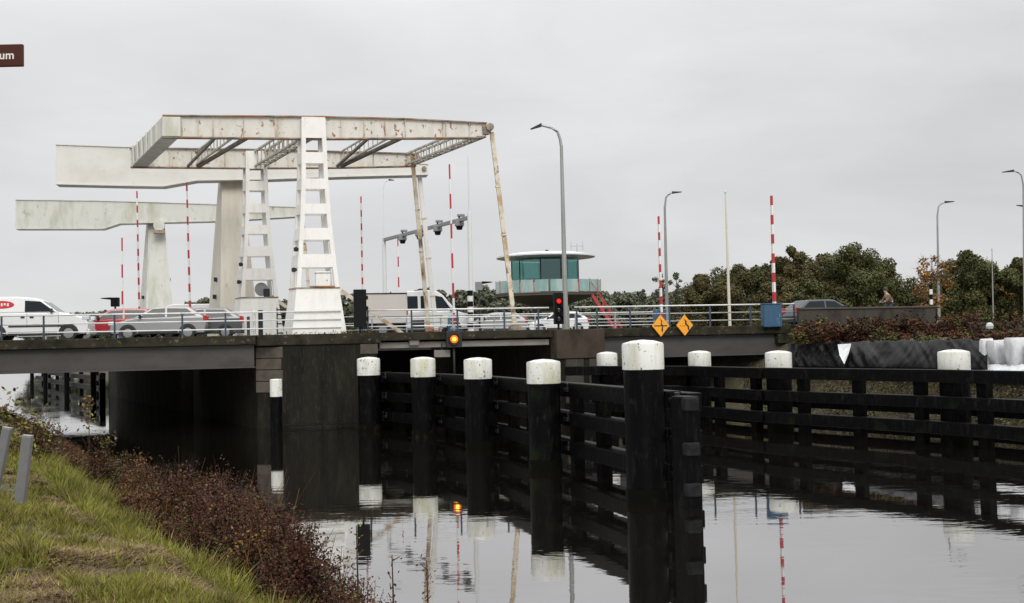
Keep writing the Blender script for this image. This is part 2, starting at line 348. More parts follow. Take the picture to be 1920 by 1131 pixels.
class MB:
    def __init__(s): s.v = []; s.f = []; s.m = []; s.sm = []
    def add(s, vs, fs, m=0, smooth=False):
        b = len(s.v); s.v += [tuple(v) for v in vs]
        for f in fs: s.f.append([b + i for i in f]); s.m.append(m); s.sm.append(smooth)
        return s
    def hexa(s, lo, hi, m=0):
        return s.add(list(lo) + list(hi), [(3, 2, 1, 0), (4, 5, 6, 7), (0, 1, 5, 4), (1, 2, 6, 5), (2, 3, 7, 6), (3, 0, 4, 7)], m)
    def box(s, c, size, m=0, ax=(Vector((1, 0, 0)), Vector((0, 1, 0)), UP)):
        c = Vector(c); x, y, z = [Vector(a) * (d / 2) for a, d in zip(ax, size)]
        lo = [c - x - y - z, c + x - y - z, c + x + y - z, c - x + y - z]
        return s.hexa(lo, [p + z * 2 for p in lo], m)
    def bar(s, p0, p1, w, h, m=0, up=UP):
        p0, p1 = Vector(p0), Vector(p1); d = (p1 - p0).normalized()
        side = d.cross(Vector(up))
        if side.length < 1e-4: side = d.cross(Vector((1, 0, 0)))
        side.normalize(); u = side.cross(d).normalized()
        a, b = side * (w / 2), u * (h / 2)
        q = [-a - b, a - b, a + b, -a + b]
        return s.hexa([p0 + k for k in q], [p1 + k for k in q], m)
    def prism(s, poly, off, m=0):
        n = len(poly); off = Vector(off); p = [Vector(x) for x in poly]
        fs = [tuple(range(n - 1, -1, -1)), tuple(range(n, 2 * n))] + [(i, (i + 1) % n, n + (i + 1) % n, n + i) for i in range(n)]
        return s.add(p + [x + off for x in p], fs, m)
    def tube(s, pts, rad, n=8, m=0, smooth=True):
        pts = [Vector(p) for p in pts]
        if not hasattr(rad, '__len__'): rad = [rad] * len(pts)
        vs = []
        for i, p in enumerate(pts):
            d = (pts[min(i + 1, len(pts) - 1)] - pts[max(i - 1, 0)]).normalized()
            x = d.cross(Vector((0.13, 0.97, 0.05)) if abs(d.z) > 0.5 else UP).normalized(); y = d.cross(x)
            for k in range(n):
                a = 2 * math.pi * k / n
                vs.append(p + (x * math.cos(a) + y * math.sin(a)) * rad[i])
        fs = [(i * n + k, i * n + (k + 1) % n, (i + 1) * n + (k + 1) % n, (i + 1) * n + k) for i in range(len(pts) - 1) for k in range(n)]
        b = len(s.v); s.add(vs, fs, m, smooth)
        s.add(vs[:n], [tuple(range(n - 1, -1, -1))], m); s.add(vs[-n:], [tuple(range(n))], m)
        return s
    def lathe(s, c, prof, n=20, m=0, ax=None, smooth=True):
        c = Vector(c); X, Y, Z = ax or (Vector((1, 0, 0)), Vector((0, 1, 0)), UP)
        vs = []
        for r, z in prof:
            for k in range(n):
                a = 2 * math.pi * k / n
                vs.append(c + X * (r * math.cos(a)) + Y * (r * math.sin(a)) + Z * z)
        fs = [(i * n + k, i * n + (k + 1) % n, (i + 1) * n + (k + 1) % n, (i + 1) * n + k) for i in range(len(prof) - 1) for k in range(n)]
        s.add(vs, fs, m, smooth)
        s.add(vs[:n], [tuple(range(n - 1, -1, -1))], m); s.add(vs[-n:], [tuple(range(n))], m)
        return s
    def build(s, name, mats, parent=None, bevel=0, label=None):
        if not isinstance(mats, (list, tuple)): mats = [mats]
        org = ORG.get(parent.name, Vector((0, 0, 0))) if parent else Vector((0, 0, 0))
        me = bpy.data.meshes.new(name)
        me.from_pydata([tuple(Vector(v) - org) for v in s.v], [], s.f)
        for mm in mats: me.materials.append(mm)
        me.polygons.foreach_set("material_index", s.m)
        me.polygons.foreach_set("use_smooth", s.sm)
        bm = bmesh.new(); bm.from_mesh(me)
        bmesh.ops.remove_doubles(bm, verts=bm.verts, dist=1e-5)
        bmesh.ops.recalc_face_normals(bm, faces=bm.faces)
        for e in bm.edges:
            if len(e.link_faces) == 2 and e.calc_face_angle(0) > R(38): e.smooth = False
        bm.to_mesh(me); bm.free()
        o = bpy.data.objects.new(name, me); COL.objects.link(o)
        if parent: o.parent = parent
        ORG[o.name] = org
        if label: o['label'] = label
        if bevel:
            b = o.modifiers.new("bevel", 'BEVEL'); b.width = bevel; b.segments = 2; b.limit_method = 'ANGLE'; b.angle_limit = R(40)
        return o

def quads(name, V, mats, idx, parent=None, tri=False):
    """V: (n,4,3) or (n,3,3) array of faces -> one mesh object."""
    k = V.shape[1]; n = V.shape[0]
    me = bpy.data.meshes.new(name)
    me.vertices.add(n * k); me.vertices.foreach_set("co", V.reshape(-1).astype(np.float32))
    me.loops.add(n * k); me.loops.foreach_set("vertex_index", np.arange(n * k, dtype=np.int32))
    me.polygons.add(n); me.polygons.foreach_set("loop_start", np.arange(0, n * k, k, dtype=np.int32))
    for mm in mats: me.materials.append(mm)
    me.polygons.foreach_set("material_index", idx.astype(np.int32))
    me.update(); me.validate()
    o = bpy.data.objects.new(name, me); COL.objects.link(o)
    if parent: o.parent = parent
    return o

def leaf_quads(P, size, flat=0.0, nrm=None, jit=0.55):
    """rhombic leaves; nrm biases the way each leaf faces (foliage turns towards the light)"""
    n = len(P)
    nn = rng.normal(size=(n, 3)) * jit
    nn = nn + (nrm if nrm is not None else np.array([0, 0, 0.55]))
    nn /= np.linalg.norm(nn, axis=1)[:, None] + 1e-9
    a = rng.normal(size=(n, 3)); a -= (a * nn).sum(1)[:, None] * nn; a /= np.linalg.norm(a, axis=1)[:, None] + 1e-9
    b = np.cross(nn, a)
    s = (size * rng.uniform(0.6, 1.4, n))[:, None]
    w = s * 0.6
    return np.stack([P - a * s, P + b * w, P + a * s, P - b * w], 1)

# ------------------------------------------------------------------ ground and water
def hn(x, y, s=1.0): return mnoise.noise(Vector((x * s, y * s, 3.7)))
PROF = [(-2500, 1.9), (-600, 1.9), (-120, 1.9), (-40, 1.9), (-12, 1.95), (-5, 1.9), (-2, 1.8), (-1, 1.74), (0, 1.68), (0.7, 1.62), (1.4, 1.52), (2.0, 1.36), (2.6, 1.02),
        (3.2, 0.7), (3.9, 0.4), (4.7, 0.08), (5.4, -0.5), (7.5, -1.6), (29.5, -1.6), (31.0, -0.5), (31.8, 0.12), (32.4, 0.9), (33.0, 1.7), (33.8, 2.35), (34.6, 2.95), (36, 3.1), (39, 3.15), (45, 3.15), (60, 3.15), (100, 3.15), (400, 3.15), (2500, 3.15)]
def ground_z(u, v=0.0):
    for (u0, z0), (u1, z1) in zip(PROF, PROF[1:]):
        if u0 <= u <= u1: return z0 + (z1 - z0) * (u - u0) / (u1 - u0)
    return 1.9
VS = [-2500, -600, -150, -60, -30, -15, -5] + [x * 0.5 for x in range(-6, 70)] + list(range(36, 90, 2)) + [100, 130, 180, 260, 400, 700, 1300, 2600]
def rough(u, v):
    if u > 8: return 0.12 * hn(u, v, 0.5) if u < 60 else 0
    return 0.10 * hn(u, v, 0.8) + 0.05 * hn(u, v, 2.3) if -12 < u < 5 else 0.0
g = MB()
vv = [UV(u, v, z + rough(u, v)) for v in VS for u, z in PROF]
nu = len(PROF)
g.add(vv, [(j * nu + i, j * nu + i + 1, (j + 1) * nu + i + 1, (j + 1) * nu + i) for j in range(len(VS) - 1) for i in range(nu - 1)], 0, True)
M['ground'] = mat("bank_soil_and_turf", (0.062, 0.046, 0.026), 0.95, 0, [
    ((0.085, 0.10, 0.034), 0.8, (1, 1, 1), 0.52, 0.66, 0.8), ((0.05, 0.035, 0.022), 2.4, (1, 1, 1), 0.52, 0.7, 0.8), ((0.10, 0.13, 0.035), 5.0, (1, 1, 1), 0.52, 0.66, 0.6)], bump=(14, 0.6))
structure(g.build("ground", M['ground']))
wv = [UV(2.9, -2400, 0), UV(32.5, -2400, 0), UV(32.5, 2500, 0), UV(2.9, 2500, 0)]
structure(MB().add(wv, [(0, 1, 2, 3)]).build("water", M['water']))

# ------------------------------------------------------------------ piers
def pier(label, s0, s1, t0, t1, top, m, chamfer=0.0, side='left'):
    p = thing("bridge_pier", label, "bridge pier", BP((s0 + s1) / 2, t0, -1.6), group=None)
    b = MB()
    if chamfer:
        pl = [(s0 + chamfer, t0), (s1, t0), (s1, t1), (s0, t1), (s0, t0 + chamfer * 0.9)]
    else:
        pl = [(s0, t0), (s1, t0), (s1, t1), (s0, t1)]
    b.prism([BP(s, t, -1.6) for s, t in pl], UP * (top + 1.6))
    b.build("wall", m, p, bevel=0.04)
    return p
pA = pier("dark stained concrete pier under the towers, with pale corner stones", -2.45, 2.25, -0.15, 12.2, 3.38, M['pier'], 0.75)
b = MB()
b.prism([BP(s, t, 3.384) for s, t in [(-2.55, -0.22), (2.4, -0.22), (2.4, 12.2), (-2.55, 12.2)]], UP * 0.44)
b.build("coping", M['edge'], pA, bevel=0.03)
b = MB()   # pale stones on the chamfered corner
for k in range(4):
    z0 = 3.32 - k * 0.47
    q0, q1 = BP(-2.45, 0.53, 0), BP(-1.70, -0.15, 0)
    out = (q1 - q0).cross(UP).normalized() * 0.03
    e = (q1 - q0).normalized()
    q0 = q0 - e * 0.02; q1 = q1 + e * (0.10 - 0.05 * (k % 2))
    b.hexa([q0 + out + UP * (z0 - 0.44), q1 + out + UP * (z0 - 0.44), q1 - out * 3 + UP * (z0 - 0.44), q0 - out * 3 + UP * (z0 - 0.44)],
           [q0 + out + UP * z0, q1 + out + UP * z0, q1 - out * 3 + UP * z0, q0 - out * 3 + UP * z0])
b.build("corner_stone", M['stone'], pA, bevel=0.02)
b = MB(); b.prism([BP(s, t, 2.95) for s, t in [(1.55, -0.19), (2.27, -0.19), (2.27, 0.3), (1.55, 0.3)]], UP * 0.42)
b.build("bearing_block", M['stone'], pA, bevel=0.03)
b = MB(); b.prism([BP(s, t, 0.12) for s, t in [(-1.7, -0.17), (2.26, -0.17), (2.26, 0.2), (-1.7, 0.2)]], UP * 0.05)
b.build("tide_ledge", M['pier'], pA)
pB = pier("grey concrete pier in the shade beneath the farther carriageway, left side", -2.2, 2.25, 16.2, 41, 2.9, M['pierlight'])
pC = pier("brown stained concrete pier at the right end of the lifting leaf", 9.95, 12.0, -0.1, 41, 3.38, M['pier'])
b = MB(); b.prism([BP(s, t, 2.55) for s, t in [(9.9, -0.2), (12.05, -0.2), (12.05, 0.35), (9.9, 0.35)]], UP * 1.26)
b.build("cap_block", M['rustpier'], pC, bevel=0.03)
b = MB(); b.prism([BP(s, t, 0.4) for s, t in [(10.3, -0.17), (11.1, -0.17), (11.1, 0.3), (10.3, 0.3)]], UP * 2.12)
b.prism([BP(s, t, 0.4) for s, t in [(11.35, -0.17), (11.95, -0.17), (11.95, 0.3), (11.35, 0.3)]], UP * 2.12)
b.build("fascia_panel", M['pierlight'], pC, bevel=0.03)
for lab, s0, s1, m in (("low concrete abutment at the right bank under the fixed span", 20.3, 23.5, M['pierlight']), ("concrete abutment at the left end of the bridge", -16, -12.9, M['pierlight'])):
    a_ = thing("bridge_abutment", lab, "abutment", BP((s0 + s1) / 2, 0.3, 0))
    b = MB(); b.prism([BP(s, t, -0.8) for s, t in [(s0, 0.3), (s1, 0.3), (s1, 38), (s0, 38)]], UP * 4.1); b.build("wall", m, a_, bevel=0.03)
    b = MB(); b.prism([BP(s, t, 3.0) for s, t in [(s0, 0.02), (s1, 0.02), (s1, 0.298), (s0, 0.298)]], UP * 0.42); b.build("bearing_shelf", M['edge'], a_, bevel=0.02)

# ------------------------------------------------------------------ decks
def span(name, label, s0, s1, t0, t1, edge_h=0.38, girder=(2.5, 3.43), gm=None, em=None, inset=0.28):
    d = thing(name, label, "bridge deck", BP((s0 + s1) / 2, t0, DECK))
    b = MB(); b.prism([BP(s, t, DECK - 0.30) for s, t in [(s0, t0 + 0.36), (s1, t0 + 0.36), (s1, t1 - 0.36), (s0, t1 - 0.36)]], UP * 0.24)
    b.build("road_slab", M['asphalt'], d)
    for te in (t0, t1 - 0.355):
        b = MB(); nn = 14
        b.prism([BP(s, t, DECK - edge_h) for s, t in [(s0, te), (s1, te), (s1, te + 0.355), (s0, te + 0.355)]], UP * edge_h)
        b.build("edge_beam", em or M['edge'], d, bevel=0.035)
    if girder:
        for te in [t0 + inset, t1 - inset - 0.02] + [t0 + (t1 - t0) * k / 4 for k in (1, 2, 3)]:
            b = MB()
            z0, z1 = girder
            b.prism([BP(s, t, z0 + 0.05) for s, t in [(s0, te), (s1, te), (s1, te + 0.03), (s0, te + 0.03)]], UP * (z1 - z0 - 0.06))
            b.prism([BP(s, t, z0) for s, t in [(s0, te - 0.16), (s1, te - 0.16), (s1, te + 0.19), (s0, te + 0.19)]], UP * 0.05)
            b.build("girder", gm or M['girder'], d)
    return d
span("fixed_span", "fixed bridge span on grey girder at the left, under the white van", -14.4, -2.6, 0, 11.2)
span("fixed_span", "fixed bridge span on grey girder at the right, behind the orange diamonds", 12.06, 21.5, 0, 11.2)
leaf = span("bascule_leaf", "lifting bridge leaf between the two concrete piers, rod at its right end", 2.45, 9.85, 0, 11.2, edge_h=0.34, girder=None, em=M['edge'])
for te in (0.25, 3.5, 7.2, 10.7):
    b = MB(); b.prism([BP(s, t, 3.16) for s, t in [(2.5, te), (9.8, te), (9.8, te + 0.22), (2.5, te + 0.22)]], UP * 0.25)
    b.build("leaf_girder", M['girder2'], leaf, bevel=0.015)
for k in range(8):
    s = 2.7 + k
    b = MB(); b.prism([BP(s_, t, 3.2) for s_, t in [(s, 0.5), (s + 0.12, 0.5), (s + 0.12, 10.7), (s, 10.7)]], UP * 0.28)
    b.build("cross_member", M['dark'], leaf)
b = MB(); b.box(PT(605 + 3, 0, 0) if False else BP(8.35, 0.35, DECK + 0.05), (0.5, 0.4, 0.3), 0, (A, NA, UP)); b.build("rod_bracket", M['flange'], leaf, bevel=0.03)
span("fixed_span", "farther fixed span carrying the second carriageway at the left", -14.4, -2.3, 12.6, 38)
span("bascule_leaf", "farther lifting leaf of the second carriageway, behind the near leaf", -2.2, 9.9, 12.6, 38, girder=(3.0, 3.43))
span("fixed_span", "farther fixed span carrying the second carriageway at the right", 10.0, 21.5, 12.6, 38)
# roads on the land
for nm, s0, s1, t0, t1 in (("road", 21.52, 260, 0.2, 11.2), ("road", 21.52, 260, 12.6, 38), ("road", -260, -14.42, 0.2, 38)):
    b = MB(); b.prism([BP(s, t, 2.2) for s, t in [(s0, t0), (s1, t0), (s1, t1), (s0, t1)]], UP * (DECK - 0.06 - 2.2))
    structure(b.build(nm, M['asphalt']))
for (t, s0, s1, dash) in ((5.6, -14, 120, True), (25, -14, 120, True), (13.4, -14, 120, False), (37.2, -14, 120, False), (19, -14, 120, True), (31, -14, 120, True)):
    b = MB(); s = s0
    while s < s1:
        e = s + (3 if dash else 20)
        b.add([BP(x, y, DECK - 0.056) for x, y in [(s, t - .07), (e, t - .07), (e, t + .07), (s, t + .07)]], [(0, 1, 2, 3)]); s = e + (6 if dash else 0.01)
    structure(b.build("road_marking", M['paint']))

# ------------------------------------------------------------------ railings
def railing(label, s0, s1, t, posts, pm, rm, zs=(4.76, 4.42, 4.08), rr=0.026, base=DECK - 0.02, toprm=None):
    r = thing("bridge_railing", label, "railing", BP((s0 + s1) / 2, t, base))
    for s in posts:
        b = MB(); b.bar(BP(s, t, base), BP(s, t, zs[0] - 0.01), 0.07, 0.07, 0, A); b.build("post", pm, r, bevel=0.006)
    for i, z in enumerate(zs):
        b = MB(); b.tube([BP(s0, t - 0.0, z), BP(s1, t - 0.0, z)], rr * (1.25 if i == 0 else 1), 8)
        b.build("top_rail" if i == 0 else "mid_rail", (toprm or rm) if i == 0 else rm, r)
    return r
def sx(px, py=600, t=0.1):
    p = PT(px, py, t) - O - C * t; return p.dot(A)
railing("near railing of the left span with blue posts, in front of the vans", sx(-30), sx(640), 0.12, [sx(x) for x in (3, 82, 215, 342, 423)], M['railblue'], M['rail'])
railing("near railing of the lifting leaf, left of the leaning rod", sx(688), sx(1030), 0.12, [sx(x) for x in (690, 772, 858, 946, 1010)], M['railblue'], M['rail'])
railing("near railing of the right span, behind the two orange diamonds", sx(1078), sx(1490), 0.12, [sx(x) for x in (1082, 1120, 1182, 1256, 1332, 1408, 1490)], M['railblue'], M['railgrey'], toprm=M['rail'])
railing("inner railing between the two carriageways, left of the towers", -14, -2.7, 11.0, [-14 + 2.25 * k for k in range(6)], M['railgrey'], M['railgrey'])
railing("inner railing between the two carriageways, beyond the lifting leaf", 2.5, 9.8, 11.0, [2.6 + 1.77 * k for k in range(5)], M['railgrey'], M['railgrey'])
railing("inner railing between the two carriageways, right of the leaf", 10.2, 21.4, 11.0, [10.3 + 2.2 * k for k in range(6)], M['railgrey'], M['rail'])
railing("outermost far railing of the second carriageway, under the control house", -14, 30, 37.8, [-14 + 4 * k for k in range(12)], M['railgrey'], M['rail'])

# dark blue bollard pair on the pier
for px, w, top, lab in ((466, 0.13, 596, "slim dark blue post on the pier left of the near tower"), (477, 0.12, 584, "slim grey white post beside the dark posts on the pier"), (489, 0.2, 584, "thick dark post on the pier, left of the near tower")):
    p = PT(px, 629, 0.3); q = PT(px, top, 0.3)
    t_ = thing("bollard", lab, "bollard", p)
    mm = M['rail'] if px == 477 else (M['railblue'] if px == 466 else M['darkgrey'])
    MB().tube([p, Vector((p.x, p.y, q.z))], w / 2, 10).build("shaft", mm, t_)
    MB().lathe((p.x, p.y, q.z + 0.001), [(w / 2 * 1.12, 0), (w / 2 * 1.12, 0.03), (0.01, 0.06)], 10).build("cap", mm, t_)

# ------------------------------------------------------------------ ladder towers of the near bridge
def tower(label, t0, rear=False):
    T = thing("bridge_tower", label, "bridge tower", BP(0, t0, DECK), group="ladder towers of the near lift bridge")
    WS = [(DECK, 1.12), (5.75, 0.87), (7.1, 0.755), (8.5, 0.635), (10.2, 0.545), (12.86, 0.49)]
    DS = [(DECK, 0.62), (5.75, 0.50), (8.5, 0.38), (12.86, 0.27)]
    def itp(tab, z):
        z = max(z, tab[0][0])
        for (a0, b0), (a1, b1) in zip(tab, tab[1:]):
            if a0 - 1e-6 <= z <= a1 + 1e-6: return b0 + (b1 - b0) * (z - a0) / (a1 - a0)
        return tab[-1][1]
    w = lambda z: itp(WS, z); d = lambda z: itp(DS, z)
    def blk(b, z0, z1, f):
        b.hexa([BP(s, t0 + t, z0) for s, t in f(z0)], [BP(s, t0 + t, z1) for s, t in f(z1)])
    b = MB()
    zst = [5.74, 7.1, 8.5, 10.2, 11.5, 12.86]
    for z0, z1 in zip(zst, zst[1:]):
        for sx_ in (-1, 1):
            for st_ in (-1, 1):
                def f(z, sx_=sx_, st_=st_):
                    lw = 0.17; a0, a1 = sx_ * w(z), sx_ * (w(z) - lw); e0, e1 = st_ * d(z), st_ * (d(z) - 0.12)
                    return [(a0, e0), (a1, e0), (a1, e1), (a0, e1)]
                blk(b, z0, z1, f)
    b.build("leg_frame", M['tower'], T)
    op = [(12.02, 11.42), (10.95, 10.31), (9.87, 9.25), (8.83, 8.23), (7.74, 7.14), (6.59, 5.74)]
    plates = [(12.02, 12.90)] + [(op[k + 1][0], op[k][1]) for k in range(5)]
    for z0, z1 in plates:
        b = MB()
        for st_ in (-1, 1):
            def f(z, st_=st_):
                e0, e1 = st_ * (d(z) + 0.004), st_ * (d(z) - 0.05); ww = w(z) - 0.012
                return [(-ww, e0), (ww, e0), (ww, e1), (-ww, e1)]
            blk(b, z0, z1, f)
        for sx_ in (-1, 1):
            def f(z, sx_=sx_):
                a0, a1 = sx_ * (w(z) + 0.004), sx_ * (w(z) - 0.05); e = d(z) - 0.052
                return [(a0, -e), (a0, e), (a1, e), (a1, -e)]
            if z1 < 12.5: blk(b, z0, z1, f)
        b.build("rung_plate", M['tower'], T)
    b = MB()
    def f(z): return [(-w(z), -d(z)), (w(z), -d(z)), (w(z), d(z)), (-w(z), d(z))]
    blk(b, DECK - 0.01, 5.745, f); b.build("base", M['tower'], T, bevel=0.02)
    b = MB()
    def f(z): return [(-w(z) - 0.02, -d(z) - 0.02), (w(z) + 0.02, -d(z) - 0.02), (w(z) + 0.02, d(z) + 0.02), (-w(z) - 0.02, d(z) + 0.02)]
    blk(b, 5.70, 5.76, f); b.build("base_lid", M['flange'], T)
    if not rear:
        b = MB(); b.box(BP(0.33, t0 - 0.12, 6.1), (0.62, 0.55, 0.64), 0, (A, NA, UP)); cb = b.build("machine_cabinet", M['tower'], T, bevel=0.03)
        b = MB(); b.box(BP(0.33, t0 - 0.12, 6.36), (0.66, 0.59, 0.03), 0, (A, NA, UP)); b.box(BP(0.4, t0 - 0.41, 6.05), (0.05, 0.04, 0.05), 0, (A, NA, UP)); b.build("lid", M['railgrey'], cb)
        b = MB(); b.box(BP(0.25, t0 - 0.25, 5.79), (1.0, 0.6, 0.05), 0, (A, NA, UP)); b.build("shelf", M['flange'], T)
    else:
        b = MB(); b.lathe(BP(0.25, t0 + 0.1, 6.15), [(0.05, -0.3), (0.32, -0.28), (0.32, 0.28), (0.05, 0.3)], 16, 0, (A, UP, NA)); b.build("winch_drum", M['midgrey'], T)
        b = MB(); b.box(BP(0.45, t0 - 0.1, 5.95), (0.3, 0.5, 0.42), 0, (A, NA, UP)); b.build("gear_housing", M['darkgrey'], T, bevel=0.03)
    for x_, z_ in ((-0.72, 7.35), (-0.82, 6.5)):
        b = MB(); b.tube([BP(x_, t0 - 0.35, z_), BP(x_ - 0.1, t0 - 0.4, z_)], 0.05, 8)
        b.lathe(BP(x_ - 0.13, t0 - 0.42, z_ - 0.1), [(0.03, 0), (0.09, 0.02), (0.09, 0.16), (0.02, 0.2)], 10)
        b.build("work_lamp", M['darkgrey'], T)
    return T
tower("near white ladder tower of the lift bridge with a cabinet in its base", 0.75)
tower("rear white ladder tower of the lift bridge, with winch gear in its base", 9.45, True)

# ------------------------------------------------------------------ balance frame of the near bridge
TF, TR = 0.75, 9.45
F = thing("balance_frame", "rusty white balance frame of the near lift bridge on the ladder towers", "balance frame", PT(600, 240, TF))
def ibeam(name, t, top, bot, stiff, wid=0.34):
    web = MB()
    P = [PT(x, y, t) for x, y in top] + [PT(x, y, t) for x, y in reversed(bot)]
    web.prism([p - NA * 0.05 for p in P], NA * 0.10)
    o = web.build(name, M['frame'], F)
    for nm, line in (("top_flange", top), ("bottom_flange", bot)):
        fl = MB()
        for (xa, ya), (xb, yb) in zip(line, line[1:]):
            p, q = PT(xa, ya, t), PT(xb, yb, t)
            off = 0.028 if nm == "top_flange" else -0.028
            fl.bar(p + UP * off, q + UP * off, wid, 0.05)
        fl.build(nm, M['flange'], o)
    def yat(line, x):
        for (xa, ya), (xb, yb) in zip(line, line[1:]):
            if xa <= x <= xb: return ya + (yb - ya) * (x - xa) / (xb - xa)
        return line[-1][1]
    for x in stiff:
        p, q = PT(x, yat(bot, x), t), PT(x, yat(top, x), t)
        q = Vector((p.x, p.y, q.z))
        MB().bar(p, q, 0.24, 0.035, 0, A).build("stiffener", M['rod'], o)
    return o
f_top = [(305, 219), (600, 221), (760, 225), (912, 233)]
f_bot = [(305, 257), (600, 260), (760, 259), (905, 258)]
r_top = [(243, 279), (480, 282), (640, 286), (782, 290)]
r_bot = [(245, 313), (480, 315), (640, 314), (780, 311)]
ibeam("near_beam", TF, f_top, f_bot, [342, 372, 400, 457, 517, 522, 571, 640, 683, 722, 760, 830, 836, 880])
ibeam("rear_beam", TR, r_top, r_bot, [275, 318, 360, 372, 422, 470, 540, 640, 646, 700, 770])
cw = MB()     # counterweight box joining the tail ends
a0, a1 = PT(305, 220, TF), PT(305, 257, TF); b0, b1 = PT(243, 280, TR), PT(245, 313, TR)
wv_ = A * 0.72
cw.hexa([a1 - NA * 0.2, a1 + wv_ - NA * 0.2, b1 + wv_ + NA * 0.2, b1 + NA * 0.2], [a0 - NA * 0.2 - UP * 0.01, a0 + wv_ - NA * 0.2 - UP * 0.01, b0 + wv_ + NA * 0.2 - UP * 0.01, b0 + NA * 0.2 - UP * 0.01])
cwo = cw.build("counterweight", M['mossy'], F, bevel=0.015)
for k in range(1, 7):
    f_ = k / 7
    p = a0.lerp(b0, f_) - A * 0.03; q = a1.lerp(b1, f_) - A * 0.03
    MB().bar(q, p, 0.06, 0.1, 0, NA).build("counterweight_rib", M['mossy'], cwo)
def lattice(pf, pr, hgt, wid, nr, name):
    """cross girder from the near beam to the rear beam: chords, verticals, ladder rungs"""
    b = MB(); d = (pr - pf); e = d.normalized(); side = A * wid
    for base in (pf, pf + side):
        b.bar(base, base + d, 0.09, 0.09); b.bar(base + UP * hgt, base + d + UP * hgt, 0.09, 0.09)
        for k in range(nr + 1):
            p = base + d * (k / nr); b.bar(p, p + UP * hgt, 0.07, 0.05)
    for k in range(nr):
        p = pf + d * (k / nr); q = pf + d * ((k + 1) / nr)
        b.bar(p, p + side, 0.16, 0.03)
        b.bar(p, q + side, 0.05, 0.03)
    return b.build(name, M['lattice'], F)
lattice(PT(566, 259, TF), PT(476, 313, TR), 0.72, 0.45, 11, "pivot_girder")
lattice(PT(893, 256, TF), PT(760, 309, TR), 0.52, 0.40, 12, "tip_girder")
def brace(x0, y0, x1, y1, w=0.17, h=0.13):
    MB().bar(PT(x0, y0, TF), PT(x1, y1, TR), w, h).build("diagonal_brace", M['brace'], F)
brace(462, 259, 372, 312); brace(342, 257, 470, 313, 0.1, 0.1) if False else None
brace(404, 258, 352, 312, 0.10, 0.10)
brace(756, 257, 640, 312); brace(692, 258, 632, 312, 0.12, 0.10)
for xa, xb in ((440, 368), (735, 638)):     # light cross lattice behind the braces
    up = MB(); pf, pr = PT(xa, 256, TF), PT(xb, 309, TR); d = pr - pf
    for h_ in (0.0, 0.62): up.bar(pf + UP * h_, pr + UP * h_, 0.07, 0.07)
    for k in range(1, 12):
        p = pf + d * (k / 12); up.bar(p, p + UP * 0.62, 0.045, 0.045)
    up.build("cross_lattice", M['lattice'], F)
for t, px, py in ((TF, 917, 240), (TR, 781, 297)):
    pin = MB(); c = PT(px, py, t)
    pin.lathe(c - NA * 0.28, [(0.02, 0), (0.17, 0.005), (0.17, 0.12), (0.09, 0.13), (0.09, 0.43), (0.17, 0.44), (0.17, 0.56), (0.02, 0.565)], 14, 0, (A, UP, NA))
    pin.box(c - A * 0.16 - UP * 0.12, (0.3, 0.3, 0.34), 0, (A, NA, UP))
    pin.build("tip_pin", M['flange'], F)

def rod(label, t, p0, p1, w=0.17, m='rod', knob=True):
    a_, b_ = p0, p1
    o = thing("lifting_rod", label, "lifting rod", b_)
    m1 = MB(); m1.bar(a_, b_, w, w * 0.62, 0, NA); ro = m1.build("shaft", M[m], o, bevel=0.012)
    for k in (0.28, 0.53, 0.77):
        j = MB(); c = a_.lerp(b_, k); j.bar(c, a_.lerp(b_, k + 0.008), w * 1.22, w * 0.8, 0, NA); j.build("coupling", M['rod'], o)
    if knob:
        j = MB(); c = b_ + UP * 0.02; j.box(c, (0.34, 0.3, 0.22), 0, (A, NA, UP)); j.build("shoe", M['flange'], o, bevel=0.02)
    return o
rod("long rusty white rod from the near beam tip down to the leaf", TF, PT(922, 248, TF), BP(8.35, 0.35, DECK + 0.20), 0.19)
rod("rusty rod hanging from the rear beam tip, beside the grey rod", TR, PT(774, 305, TR), BP(sx(805, 590, TR - 0.1), TR, DECK + 0.2), 0.20)

strut = thing("rack_strut", "slanting rusty strut from the near tower down to the leaf", "strut", PT(770, 640, 0.5))
m1 = MB(); m1.bar(PT(640, 545, 0.6), PT(772, 638, 0.3), 0.15, 0.13, 0, NA); m1.build("shaft", M['rod'], strut)
m1 = MB(); m1.box(PT(776, 640, 0.3), (0.42, 0.4, 0.36), 0, (A, NA, UP)); m1.build("shoe", M['girder2'], strut, bevel=0.03)
strut = thing("rack_strut", "short slanting strut beside the rear ladder tower", "strut", PT(556, 590, 9.2))
m1 = MB(); m1.bar(PT(509, 556, 9.3), PT(560, 592, 9.1), 0.16, 0.14, 0, NA); m1.build("shaft", M['rod'], strut)
m1 = MB(); m1.box(PT(560, 594, 9.1), (0.3, 0.4, 0.3), 0, (A, NA, UP)); m1.build("shoe", M['girder2'], strut, bevel=0.03)
p_ = thing("rack_ladder", "short dark steel ladder standing between the two ladder towers", "ladder", BP(0.6, 7.5, DECK))
m1 = MB()
for dx in (0, 0.42): m1.bar(BP(0.4 + dx, 7.5, DECK), BP(0.4 + dx, 7.5, DECK + 1.35), 0.05, 0.05)
for k in range(6): m1.bar(BP(0.4, 7.5, DECK + 0.15 + k * 0.22), BP(0.82, 7.5, DECK + 0.15 + k * 0.22), 0.06, 0.06)
m1.build("rungs", M['darkgrey'], p_)

